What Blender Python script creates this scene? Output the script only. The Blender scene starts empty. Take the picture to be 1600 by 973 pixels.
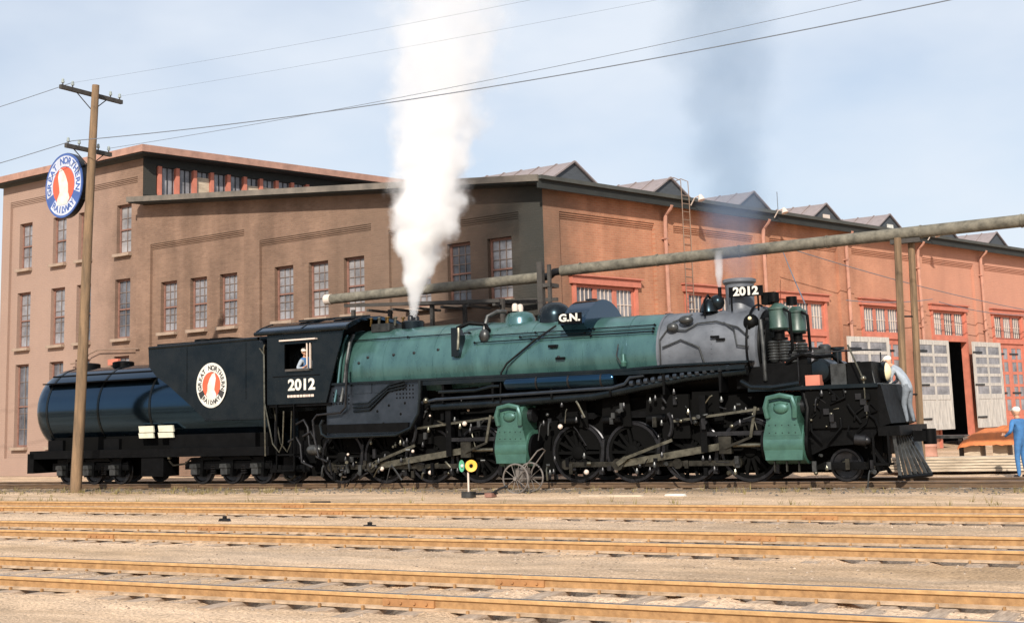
import bpy, bmesh, math, random
from mathutils import Vector, Matrix, noise as mnoise
random.seed(11)
R_ = math.radians
scn = bpy.context.scene
C = scn.collection

# ------------------------------------------------------------------ camera
PITCH, ROLL = math.atan((658-360)/2040*math.cos(math.atan(.03))), math.atan(.03)
cam = bpy.data.objects.new('camera', bpy.data.cameras.new('camera'))
C.objects.link(cam)
cam.data.sensor_width = 36; cam.data.lens = 2040/1600*36
cam.data.shift_y = -(486.5-360)/1600
cam.data.clip_end = 4000; cam.data.clip_start = .1
_f = Vector((0, math.cos(PITCH), math.sin(PITCH))); _r0 = Vector((1, 0, 0)); _u0 = _r0.cross(_f)
_r = _r0*math.cos(ROLL) - _u0*math.sin(ROLL); _u = _r0*math.sin(ROLL) + _u0*math.cos(ROLL)
m3 = Matrix((_r, _u, -_f)).transposed()
cam.matrix_world = Matrix.Translation((0, 0, 1.8)) @ m3.to_4x4()
scn.camera = cam

# ------------------------------------------------------------------ sky and sun
SUN_EL, SUN_AZ = R_(33), R_(-7)      # azimuth from straight behind the camera, minus = left
sdir = Vector((math.sin(SUN_AZ)*math.cos(SUN_EL), -math.cos(SUN_AZ)*math.cos(SUN_EL), math.sin(SUN_EL)))
sun = bpy.data.objects.new('sun', bpy.data.lights.new('sun', 'SUN'))
C.objects.link(sun)
sun.data.energy = 4.6; sun.data.angle = R_(.6); sun.data.color = (1, .93, .82)
sun.rotation_euler = sdir.to_track_quat('Z', 'Y').to_euler(); sun.location = sdir*60
wd = bpy.data.worlds.new('World'); scn.world = wd; wd.use_nodes = True
nt = wd.node_tree; nt.nodes.clear()
def N(t, kind, **kw):
    n = t.nodes.new(kind)
    for k, v in kw.items(): setattr(n, k, v)
    return n
out = N(nt, 'ShaderNodeOutputWorld'); bg = N(nt, 'ShaderNodeBackground')
sky = N(nt, 'ShaderNodeTexSky', sky_type='NISHITA'); sky.sun_disc = False
sky.sun_elevation = SUN_EL; sky.sun_rotation = math.atan2(sdir.x, sdir.y)
sky.air_density = 1.0; sky.dust_density = 1.3; sky.ozone_density = 1.6
tc = N(nt, 'ShaderNodeTexCoord'); mp = N(nt, 'ShaderNodeMapping'); mp.inputs['Scale'].default_value = (1.2, 1.2, 2.6)
nz = N(nt, 'ShaderNodeTexNoise'); nz.inputs['Scale'].default_value = 2.2; nz.inputs['Detail'].default_value = 5; nz.inputs['Roughness'].default_value = .5
cr = N(nt, 'ShaderNodeValToRGB'); cr.color_ramp.elements[0].position = .38; cr.color_ramp.elements[1].position = .62
cr.color_ramp.elements[0].color = (.50,)*3+(1,); cr.color_ramp.elements[1].color = (.93,)*3+(1,)
mx = N(nt, 'ShaderNodeMix', data_type='RGBA'); mx.inputs['B'].default_value = (6.3, 6.8, 7.5, 1)
L_ = nt.links.new
L_(tc.outputs['Generated'], mp.inputs[0]); L_(mp.outputs[0], nz.inputs['Vector']); L_(nz.outputs[0], cr.inputs[0])
L_(cr.outputs[0], mx.inputs['Factor']); L_(sky.outputs[0], mx.inputs['A']); L_(mx.outputs['Result'], bg.inputs[0])
bg.inputs[1].default_value = .105; L_(bg.outputs[0], out.inputs[0])
scn.view_settings.view_transform = 'Standard'; scn.view_settings.look = 'None'
scn.view_settings.exposure = 0.32; scn.view_settings.gamma = 1; scn.view_settings.use_curve_mapping = False
scn.render.engine = 'CYCLES'
scn.cycles.max_bounces = 16; scn.cycles.volume_bounces = 14; scn.cycles.volume_step_rate = .5; scn.cycles.volume_max_steps = 256

# ------------------------------------------------------------------ track-aligned coordinates
TH = R_(29.5)
U = Vector((math.cos(TH), -math.sin(TH), 0)); NN = Vector((math.sin(TH), math.cos(TH), 0))
def W(s, d, z=0): return U*s + NN*d + Vector((0, 0, z))

# ------------------------------------------------------------------ materials
def mat(name, col, rough=.5, metal=0, var=.15, scale=3, bump=0, bscale=40, coat=0, spec=.5, col2=None, stretch=None, ior=None, tint=None):
    m = bpy.data.materials.new(name); m.use_nodes = True; t = m.node_tree; b = t.nodes['Principled BSDF']
    b.inputs['Roughness'].default_value = rough; b.inputs['Metallic'].default_value = metal
    b.inputs['Coat Weight'].default_value = coat; b.inputs['Coat Roughness'].default_value = .12
    b.inputs['Specular IOR Level'].default_value = spec
    if ior: b.inputs['IOR'].default_value = ior
    if tint: b.inputs['Specular Tint'].default_value = (*tint, 1)
    c = N(t, 'ShaderNodeTexCoord'); mp = N(t, 'ShaderNodeMapping')
    if stretch: mp.inputs['Scale'].default_value = stretch
    t.links.new(c.outputs['Object'], mp.inputs[0])
    n = N(t, 'ShaderNodeTexNoise'); n.inputs['Scale'].default_value = scale; n.inputs['Detail'].default_value = 6; n.inputs['Roughness'].default_value = .62
    t.links.new(mp.outputs[0], n.inputs['Vector'])
    r = N(t, 'ShaderNodeValToRGB'); r.color_ramp.elements[0].position = .3; r.color_ramp.elements[1].position = .7
    a = [max(0, x*(1-var)) for x in col]; z = list(col2) if col2 else [min(1, x*(1+var)) for x in col]
    r.color_ramp.elements[0].color = (*a, 1); r.color_ramp.elements[1].color = (*z, 1)
    t.links.new(n.outputs[0], r.inputs[0]); t.links.new(r.outputs[0], b.inputs['Base Color'])
    rr = N(t, 'ShaderNodeMapRange'); rr.inputs[3].default_value = max(.02, rough*.75); rr.inputs[4].default_value = min(1, rough*1.35)
    t.links.new(n.outputs[0], rr.inputs[0]); t.links.new(rr.outputs[0], b.inputs['Roughness'])
    if bump:
        bn = N(t, 'ShaderNodeTexNoise'); bn.inputs['Scale'].default_value = bscale; bn.inputs['Detail'].default_value = 4
        t.links.new(mp.outputs[0], bn.inputs['Vector'])
        bp = N(t, 'ShaderNodeBump'); bp.inputs['Strength'].default_value = bump; bp.inputs['Distance'].default_value = .02
        t.links.new(bn.outputs[0], bp.inputs['Height']); t.links.new(bp.outputs[0], b.inputs['Normal'])
    return m
def brick(name, cols, grime=None, sx=1):
    """brick wall in the wall's own x/z plane; cols = (brick a, brick b, mortar); grime adds soot toward one end (x0,x1,colour)"""
    m = bpy.data.materials.new(name); m.use_nodes = True; t = m.node_tree; b = t.nodes['Principled BSDF']; b.inputs['Roughness'].default_value = .9
    b.inputs['Specular IOR Level'].default_value = .2
    c = N(t, 'ShaderNodeTexCoord'); s = N(t, 'ShaderNodeSeparateXYZ'); v = N(t, 'ShaderNodeCombineXYZ')
    t.links.new(c.outputs['Object'], s.inputs[0]); t.links.new(s.outputs[0], v.inputs[0]); t.links.new(s.outputs[2], v.inputs[1])
    bk = N(t, 'ShaderNodeTexBrick'); bk.inputs['Color1'].default_value = (*cols[0], 1); bk.inputs['Color2'].default_value = (*cols[1], 1); bk.inputs['Mortar'].default_value = (*cols[2], 1)
    bk.inputs['Scale'].default_value = 1; bk.inputs['Mortar Size'].default_value = .012; bk.inputs['Brick Width'].default_value = .24; bk.inputs['Row Height'].default_value = .085
    t.links.new(v.outputs[0], bk.inputs['Vector'])
    n = N(t, 'ShaderNodeTexNoise'); n.inputs['Scale'].default_value = .55; n.inputs['Detail'].default_value = 8; n.inputs['Roughness'].default_value = .65
    t.links.new(v.outputs[0], n.inputs['Vector'])
    r = N(t, 'ShaderNodeValToRGB'); r.color_ramp.elements[0].position = .3; r.color_ramp.elements[1].position = .75
    r.color_ramp.elements[0].color = (.70, .68, .66, 1); r.color_ramp.elements[1].color = (1.15, 1.1, 1.05, 1)
    t.links.new(n.outputs[0], r.inputs[0])
    mu = N(t, 'ShaderNodeMix', data_type='RGBA', blend_type='MULTIPLY'); mu.inputs['Factor'].default_value = 1
    t.links.new(bk.outputs[0], mu.inputs['A']); t.links.new(r.outputs[0], mu.inputs['B'])
    kv = N(t, 'ShaderNodeMapping'); kv.inputs['Scale'].default_value = (.8, .10, 1); t.links.new(v.outputs[0], kv.inputs[0])
    ns = N(t, 'ShaderNodeTexNoise'); ns.inputs['Scale'].default_value = 1.5; ns.inputs['Detail'].default_value = 3; ns.inputs['Roughness'].default_value = .5; t.links.new(kv.outputs[0], ns.inputs['Vector'])
    r2 = N(t, 'ShaderNodeValToRGB'); r2.color_ramp.elements[0].position = .33; r2.color_ramp.elements[1].position = .6; r2.color_ramp.elements[0].color = (.80, .79, .78, 1); r2.color_ramp.elements[1].color = (1.06, 1.05, 1.04, 1); t.links.new(ns.outputs[0], r2.inputs[0])
    m2 = N(t, 'ShaderNodeMix', data_type='RGBA', blend_type='MULTIPLY'); m2.inputs['Factor'].default_value = 1; t.links.new(mu.outputs['Result'], m2.inputs['A']); t.links.new(r2.outputs[0], m2.inputs['B'])
    last = m2.outputs['Result']
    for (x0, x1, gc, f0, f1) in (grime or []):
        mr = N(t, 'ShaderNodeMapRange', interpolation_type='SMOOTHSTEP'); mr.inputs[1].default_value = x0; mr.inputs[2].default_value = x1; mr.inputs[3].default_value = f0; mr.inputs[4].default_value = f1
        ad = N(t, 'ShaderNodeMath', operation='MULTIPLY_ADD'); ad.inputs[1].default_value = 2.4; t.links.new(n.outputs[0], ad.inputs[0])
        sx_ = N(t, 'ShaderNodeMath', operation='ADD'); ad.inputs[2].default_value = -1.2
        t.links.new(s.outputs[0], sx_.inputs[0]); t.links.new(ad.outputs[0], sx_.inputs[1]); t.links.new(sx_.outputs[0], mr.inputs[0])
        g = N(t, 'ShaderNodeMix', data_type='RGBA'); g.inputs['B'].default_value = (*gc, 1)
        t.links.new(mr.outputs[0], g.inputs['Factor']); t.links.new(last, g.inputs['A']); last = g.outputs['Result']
    t.links.new(last, b.inputs['Base Color'])
    bp = N(t, 'ShaderNodeBump'); bp.inputs['Strength'].default_value = .5; bp.inputs['Distance'].default_value = .02; bp.invert = True
    t.links.new(bk.outputs['Fac'], bp.inputs['Height']); t.links.new(bp.outputs[0], b.inputs['Normal'])
    return m
M = {}
M['green'] = mat('green_enamel', (.032, .084, .073), .27, 0, .45, 1.3, .10, 3, 0, .5, ior=1.9, tint=(.5, .78, 1), stretch=(1.6, .8, .6), col2=(.050, .110, .097))  # bluish specular tint adds to the sky reflection
M['green_pump'] = mat('green_pump', (.034, .086, .062), .42, 0, .3, 2.5, .12, 8, 0, .5, ior=1.7, tint=(.6, .9, 1))
M['pump_green'] = mat('pump_green', (.030, .062, .050), .4, 0, .35, 3, .1, 8, 0, .5, ior=1.6)
M['black'] = mat('black_enamel', (.0028, .0035, .0048), .26, 0, .5, 1.6, .05, 3, 0, .35, ior=1.5, tint=(.5, .8, 1), col2=(.010, .010, .010))
M['gloss'] = mat('gloss_black', (.001, .002, .003), .12, 0, .4, 1.5, .05, 3, 0, .5, ior=1.85, tint=(.2, .55, 1))  # blue specular tint put in to strengthen the sky reflection
M['dull_black'] = mat('dull_black', (.0022, .0023, .0026), .5, 0, .5, 5, .15, 30, spec=.10)
M['graphite'] = mat('graphite_paint', (.082, .09, .106), .45, .1, .2, 1.6, .12, 8, col2=(.135, .145, .165))
M['firebox'] = mat('firebox_plate', (.008, .009, .011), .33, 0, .3, 2.2, .12, 6, col2=(.022, .025, .032), ior=1.6, tint=(.6, .8, 1))
M['steel'] = mat('bare_steel', (.15, .142, .11), .30, .85, .5, 5)
M['oily_steel'] = mat('oily_steel', (.045, .042, .034), .34, .75, .6, 5)
M['dark_steel'] = mat('dark_steel', (.018, .018, .02), .36, .5, .4, 6)
M['brass'] = mat('brass', (.20, .12, .04), .35, .9, .3, 6)
M['white'] = mat('white_paint', (.60, .585, .53), .55, 0, .22, 4, col2=(.72, .70, .64))
M['cream'] = mat('cream_paint', (.55, .53, .42), .6, 0, .15, 5)
M['red'] = mat('red_enamel', (.62, .10, .045), .45, 0, .08, 3)
M['blue'] = mat('blue_enamel', (.05, .10, .30), .4, 0, .15, 3)
M['badge_pale'] = mat('faded_badge_white', (.50, .53, .62), .5, 0, .2, 2)
M['emblem_dark'] = mat('emblem_black', (.03, .028, .028), .45, 0, .2, 3)
M['glass'] = mat('dusty_glass', (.13, .125, .135), .2, 0, .4, 1.3, 0, spec=.6, col2=(.34, .33, .35))
M['glass_dark'] = mat('dark_glass', (.045, .045, .055), .12, 0, .5, 1.1, 0, spec=.6, col2=(.17, .17, .19))
M['glass_pale'] = mat('painted_glass', (.20, .19, .20), .3, 0, .4, .9, 0, spec=.5, col2=(.40, .38, .38))
M['old_muntin'] = mat('old_muntin', (.17, .125, .105), .7, 0, .25, 4)
M['lens'] = mat('lens_glass', (.75, .66, .42), .15, 0, .1, 3, 0)
M['bronze_dark'] = mat('soot', (.012, .012, .012), .7)
M['gauge'] = mat('engine_fitting', (.05, .052, .052), .36, .5, .6, 5)
M['wood'] = mat('pole_wood', (.13, .085, .048), .85, 0, .35, 1.6, .4, 14, stretch=(4, 4, .5), col2=(.27, .17, .095))
M['dark_wood'] = mat('dark_wood', (.045, .04, .036), .8, 0, .4, 4, .3, 20)
M['tie'] = mat('weathered_tie', (.30, .215, .15), .9, 0, .35, 4, .4, 16, stretch=(6, 1, 6), col2=(.50, .385, .29))
M['plank'] = mat('plank', (.42, .33, .24), .85, 0, .25, 3, .3, 18, stretch=(.6, 5, 5), col2=(.60, .50, .38))
M['rust'] = mat('rusty_rail', (.43, .25, .105), .8, 0, .18, 7, .4, 22, col2=(.54, .325, .145))
M['dark_rust'] = mat('dark_rail', (.075, .045, .025), .6, 0, .4, 5, .3, 22, stretch=(.35, 3, 3), col2=(.16, .095, .05))  # darker rust for the rails of the engine's track
M['rail_head'] = mat('polished_rail_head', (.30, .31, .34), .28, .85, .2, 4, stretch=(.2, 3, 3))
M['pinkish_trim'] = mat('red_lead_trim', (.46, .155, .105), .75, 0, .15, 3)
M['salmon'] = mat('salmon_door_paint', (.50, .16, .105), .7, 0, .2, 2)
M['muntin'] = mat('muntin_paint', (.60, .50, .43), .6, 0, .12, 3)
M['frame_red'] = mat('window_frame_red', (.20, .10, .075), .7, 0, .25, 4)
M['sill'] = mat('stone_sill', (.30, .22, .165), .85, 0, .2, 4)
M['eave'] = mat('shadow_dark_eave', (.016, .018, .017), .75, 0, .35, 2, .2, 12)  # near-black colour stands in for the shadow band under the eaves
M['fascia'] = mat('weathered_fascia', (.33, .185, .14), .8, 0, .25, 2, .1, 12)
M['verge'] = mat('verge_paint', (.13, .115, .095), .75, 0, .35, 1.2, col2=(.21, .175, .145))
M['fascia_dark'] = mat('dark_fascia', (.05, .052, .047), .75, 0, .3, 1.5)
M['roofing'] = mat('tar_roof', (.07, .068, .066), .9, 0, .3, 3)
M['metal_roof'] = mat('metal_roof', (.25, .205, .20), .5, .1, .22, 2, .1, 8, stretch=(1, 1, .4))
M['gable'] = mat('gable_siding', (.055, .062, .072), .7, 0, .25, 4, stretch=(1, 1, 5))
M['downspout'] = mat('downspout', (.42, .21, .15), .7, 0, .2, 3)
M['lagging'] = mat('pipe_lagging', (.10, .09, .068), .9, 0, .35, 4, .7, 10, col2=(.20, .18, .14))
M['white_door'] = mat('white_door', (.42, .39, .36), .65, 0, .25, 2.5, .2, 12, stretch=(3, 3, .6), col2=(.58, .54, .49))
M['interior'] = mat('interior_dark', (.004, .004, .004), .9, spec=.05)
M['orange'] = mat('orange_tarp', (.50, .15, .045), .7, 0, .2, 5, .4, 9)
M['wire'] = mat('wire', (.13, .15, .18), .6)
M['insul'] = mat('insulator_glass', (.30, .34, .33), .15)
M['skin'] = mat('skin', (.50, .27, .17), .6, 0, .12, 8)
M['denim'] = mat('blue_denim', (.045, .15, .34), .85, 0, .25, 9, .4, 40)
M['pale_shirt'] = mat('pale_work_shirt', (.30, .335, .38), .85, 0, .2, 8, .4, 30)
M['grey_trousers'] = mat('grey_trousers', (.15, .17, .195), .85, 0, .25, 8, .4, 30)
M['white_cloth'] = mat('white_cloth', (.72, .66, .58), .85, 0, .1, 8)
M['shoe'] = mat('shoe_leather', (.03, .022, .018), .5)
M['hair'] = mat('hair', (.05, .035, .02), .7)
M['lamp_green'] = mat('green_lens', (.10, .42, .26), .3, 0, .15, 6)
M['lamp_yellow'] = mat('yellow_lens', (.75, .42, .06), .3, 0, .15, 6)
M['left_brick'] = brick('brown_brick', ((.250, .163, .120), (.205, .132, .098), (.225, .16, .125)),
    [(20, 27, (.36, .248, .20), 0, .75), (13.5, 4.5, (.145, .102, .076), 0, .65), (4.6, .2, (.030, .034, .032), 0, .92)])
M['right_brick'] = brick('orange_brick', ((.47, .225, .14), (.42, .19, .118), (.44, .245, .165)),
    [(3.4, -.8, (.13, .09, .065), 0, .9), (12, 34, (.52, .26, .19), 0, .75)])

# ------------------------------------------------------------------ mesh builder
class MB:
    def __init__(s): s.v, s.f = [], []
    def add(s, vs, fs):
        o = len(s.v); s.v += [tuple(v) for v in vs]; s.f += [tuple(i+o for i in f) for f in fs]; return s
    def box(s, x0, x1, y0, y1, z0, z1, mtx=None):
        vs = [Vector((x, y, z)) for x in (x0, x1) for y in (y0, y1) for z in (z0, z1)]
        if mtx: vs = [mtx @ v for v in vs]
        return s.add(vs, [(0, 1, 3, 2), (4, 6, 7, 5), (0, 4, 5, 1), (2, 3, 7, 6), (0, 2, 6, 4), (1, 5, 7, 3)])
    def lathe(s, c, ax, prof, n=16, ref=None, caps=True):
        c, ax = Vector(c), Vector(ax).normalized()
        a = (Vector(ref) if ref else (Vector((0, 0, 1)) if abs(ax.z) < .9 else Vector((1, 0, 0)))); a = (a - ax*a.dot(ax)).normalized(); b = ax.cross(a)
        vs, fs = [], []
        for t, r in prof:
            for i in range(n):
                w = 2*math.pi*i/n; vs.append(c + ax*t + a*(r*math.cos(w)) + b*(r*math.sin(w)))
        for k in range(len(prof)-1):
            for i in range(n):
                j = (i+1) % n; fs.append((k*n+i, k*n+j, (k+1)*n+j, (k+1)*n+i))
        if caps: fs += [tuple(range(n))[::-1], tuple(range((len(prof)-1)*n, len(prof)*n))]
        return s.add(vs, fs)
    def cyl(s, p0, p1, r, n=10, r2=None):
        p0, p1 = Vector(p0), Vector(p1); d = p1-p0
        return s.lathe(p0, d, [(0, r), (d.length, r if r2 is None else r2)], n)
    def tube(s, pts, r, n=6, closed=False):
        pts = [Vector(p) for p in pts]; k = len(pts); vs, fs = [], []; prev = None
        for i, p in enumerate(pts):
            d = (pts[(i+1) % k] - pts[i-1]) if closed else pts[min(i+1, k-1)] - pts[max(i-1, 0)]
            d.normalize()
            a = prev if prev else (Vector((0, 0, 1)) if abs(d.z) < .9 else Vector((1, 0, 0)))
            a = (a - d*a.dot(d)).normalized(); prev = a; b = d.cross(a); rr = r[i] if isinstance(r, (list, tuple)) else r
            vs += [p + a*(rr*math.cos(2*math.pi*j/n)) + b*(rr*math.sin(2*math.pi*j/n)) for j in range(n)]
        for i in range(k if closed else k-1):
            i2 = (i+1) % k
            for j in range(n): fs.append((i*n+j, i*n+(j+1) % n, i2*n+(j+1) % n, i2*n+j))
        if not closed: fs += [tuple(range(n))[::-1], tuple(range((k-1)*n, k*n))]
        return s.add(vs, fs)
    def prism(s, poly, y0, y1, plane='xz', mtx=None):
        n = len(poly)
        def P(a, b, c):
            v = Vector({'xz': (a, c, b), 'yz': (c, a, b), 'xy': (a, b, c)}[plane]); return mtx @ v if mtx else v
        vs = [P(a, b, y0) for a, b in poly] + [P(a, b, y1) for a, b in poly]
        fs = [tuple(range(n)), tuple(range(n, 2*n))[::-1]] + [(i, (i+1) % n, n+(i+1) % n, n+i) for i in range(n)]
        return s.add(vs, fs)
    def ball(s, c, r, nu=12, nv=8, mtx=None):
        r = (r, r, r) if not isinstance(r, (tuple, list)) else r; c = Vector(c); vs, fs = [], []
        for i in range(nv+1):
            t = math.pi*i/nv
            for j in range(nu):
                w = 2*math.pi*j/nu; q = Vector((r[0]*math.sin(t)*math.cos(w), r[1]*math.sin(t)*math.sin(w), r[2]*math.cos(t)))
                vs.append(c + (mtx @ q if mtx else q))
        for i in range(nv):
            for j in range(nu): fs.append((i*nu+j, i*nu+(j+1) % nu, (i+1)*nu+(j+1) % nu, (i+1)*nu+j))
        return s.add(vs, fs)
    def torus(s, c, ax, R, r, n=24, m=6, a0=0, a1=2*math.pi):
        ax = Vector(ax).normalized(); a = Vector((0, 0, 1)) if abs(ax.z) < .9 else Vector((1, 0, 0)); a = (a-ax*a.dot(ax)).normalized(); b = ax.cross(a)
        full = abs(a1-a0-2*math.pi) < 1e-4
        k = n if full else n+1
        pts = [Vector(c) + a*(R*math.cos(a0+(a1-a0)*i/n)) + b*(R*math.sin(a0+(a1-a0)*i/n)) for i in range(k)]
        return s.tube(pts, r, m, full)
    def mesh(s, name, m, smooth=True):
        me = bpy.data.meshes.new(name); me.from_pydata(s.v, [], s.f); me.update()
        b = bmesh.new(); b.from_mesh(me); bmesh.ops.recalc_face_normals(b, faces=b.faces); b.to_mesh(me); b.free()
        if m: me.materials.append(M[m] if isinstance(m, str) else m)
        if smooth:
            me.polygons.foreach_set('use_smooth', [True]*len(me.polygons)); me.set_sharp_from_angle(angle=R_(40))
        return me
    def build(s, name, m, parent=None, loc=None, rot=None, smooth=True):
        return obj(name, s.mesh(name, m, smooth), parent, loc, rot)
def obj(name, data, parent=None, loc=None, rot=None):
    o = bpy.data.objects.new(name, data); C.objects.link(o); o.parent = parent
    if loc is not None: o.location = loc
    if rot is not None: o.rotation_euler = rot
    return o
def tag(o, label=None, cat=None, group=None, kind=None):
    for k, v in (('label', label), ('category', cat), ('group', group), ('kind', kind)):
        if v: o[k] = v
    return o
def thing(name, loc, rotz, label, cat, group=None):
    o = obj(name, None, None, loc, (0, 0, rotz)); o.empty_display_size = .3
    return tag(o, label, cat, group)
def text_mb(txt, size, bold=.02, depth=.01, sx=1.0):
    cu = bpy.data.curves.new('txt', 'FONT'); cu.body = txt; cu.size = size; cu.offset = bold*size; cu.extrude = depth; cu.resolution_u = 3
    cu.align_x = 'CENTER'; cu.align_y = 'CENTER'
    o = bpy.data.objects.new('txt', cu); C.objects.link(o)
    dg = bpy.context.evaluated_depsgraph_get(); me = bpy.data.meshes.new_from_object(o.evaluated_get(dg))
    mb = MB(); mb.add([(v.co.x*sx, v.co.y, v.co.z) for v in me.vertices], [tuple(p.vertices) for p in me.polygons])
    bpy.data.objects.remove(o); bpy.data.curves.remove(cu); bpy.data.meshes.remove(me)
    return mb
def xf(mb, mtx):
    mb.v = [tuple(mtx @ Vector(v)) for v in mb.v]; return mb
# a flat face seen from the -y side: local (a, b, c) -> (x, z, -y)
FACE = Matrix(((1, 0, 0), (0, 0, -1), (0, 1, 0))).to_4x4()
def arc_poly(r0, r1, a0, a1, n=20):
    p = [(r1*math.cos(a0+(a1-a0)*i/n), r1*math.sin(a0+(a1-a0)*i/n)) for i in range(n+1)]
    return p + [(r0*math.cos(a1+(a0-a1)*i/n), r0*math.sin(a1+(a0-a1)*i/n)) for i in range(n+1)]
def arc_ring(r0, r1, a0, a1, z0, z1, n=24):
    mb = MB()
    for i in range(n):
        b0, b1 = a0+(a1-a0)*i/n, a0+(a1-a0)*(i+1)/n
        q = [(r0*math.cos(b0), r0*math.sin(b0)), (r1*math.cos(b0), r1*math.sin(b0)), (r1*math.cos(b1), r1*math.sin(b1)), (r0*math.cos(b1), r0*math.sin(b1))]
        mb.add([(a, b, z) for z in (z0, z1) for a, b in q], [(4, 5, 6, 7), (1, 2, 6, 5), (3, 0, 4, 7), (0, 3, 2, 1)] + ([(0, 1, 5, 4)] if i == 0 else []) + ([(2, 3, 7, 6)] if i == n-1 else []))
    return mb
def emblem(parent, base, R, ringmat, gapmat, letmat, flip=False, rim=None):
    """round railway badge: rim, lettered ring in two arcs, red centre with a pale upright shape. base maps badge (a,b,c out) to parent space"""
    t = R*.02+.01
    disc = xf(MB().lathe((0, 0, 0), (0, 0, 1), [(0, R), (t, R)], 48), base).build('badge_disc', gapmat, parent)
    xf(arc_ring(R*.93, R, 0, 2*math.pi, t, t+.008, 48), base).build('badge_rim', rim or ringmat, disc)
    xf(arc_ring(R*.60, R*.93, R_(-20), R_(200), t+.001, t+.006, 40), base).build('lettered_band', ringmat, disc)
    xf(arc_ring(R*.60, R*.93, R_(222), R_(318), t+.001, t+.006, 20), base).build('lettered_band', ringmat, disc)
    xf(MB().lathe((0, 0, 0), (0, 0, 1), [(t, R*.58), (t+.007, R*.58)], 40), base).build('badge_centre', 'red', disc)
    k = -1 if flip else 1
    shp = [(-.20, -.60), (.30, -.60), (.34, -.42), (.20, -.20), (.24, .0), (.30, .30), (.22, .56), (.05, .50), (-.12, .28), (-.24, .02), (-.26, -.24), (-.34, -.42)]
    xf(MB().prism([(k*a*R, b*R) for a, b in shp][::k], t+.008, t+.013, 'xy'), base).build('badge_figure', 'white', disc)
    def letters(txt, a0, a1, rr, inward, size):
        mb = MB(); nn = len(txt)
        for i, ch in enumerate(txt):
            if ch == ' ': continue
            a = a0 + (a1-a0)*i/(nn-1); g = text_mb(ch, size, .03, .002)
            rot = Matrix.Rotation(a - math.pi/2 if not inward else a + math.pi/2, 4, 'Z')
            mb.add(*(lambda q: (q.v, q.f))(xf(g, Matrix.Translation((rr*math.cos(a), rr*math.sin(a), t+.009)) @ rot)))
        return xf(mb, base)
    letters('GREAT NORTHERN', R_(190), R_(-10), R*.765, False, R*.30).build('lettering', letmat, disc)['kind'] = 'stuff'
    letters('RAILWAY', R_(230), R_(310), R*.765, True, R*.28).build('lettering', letmat, disc)['kind'] = 'stuff'
    return disc

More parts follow.
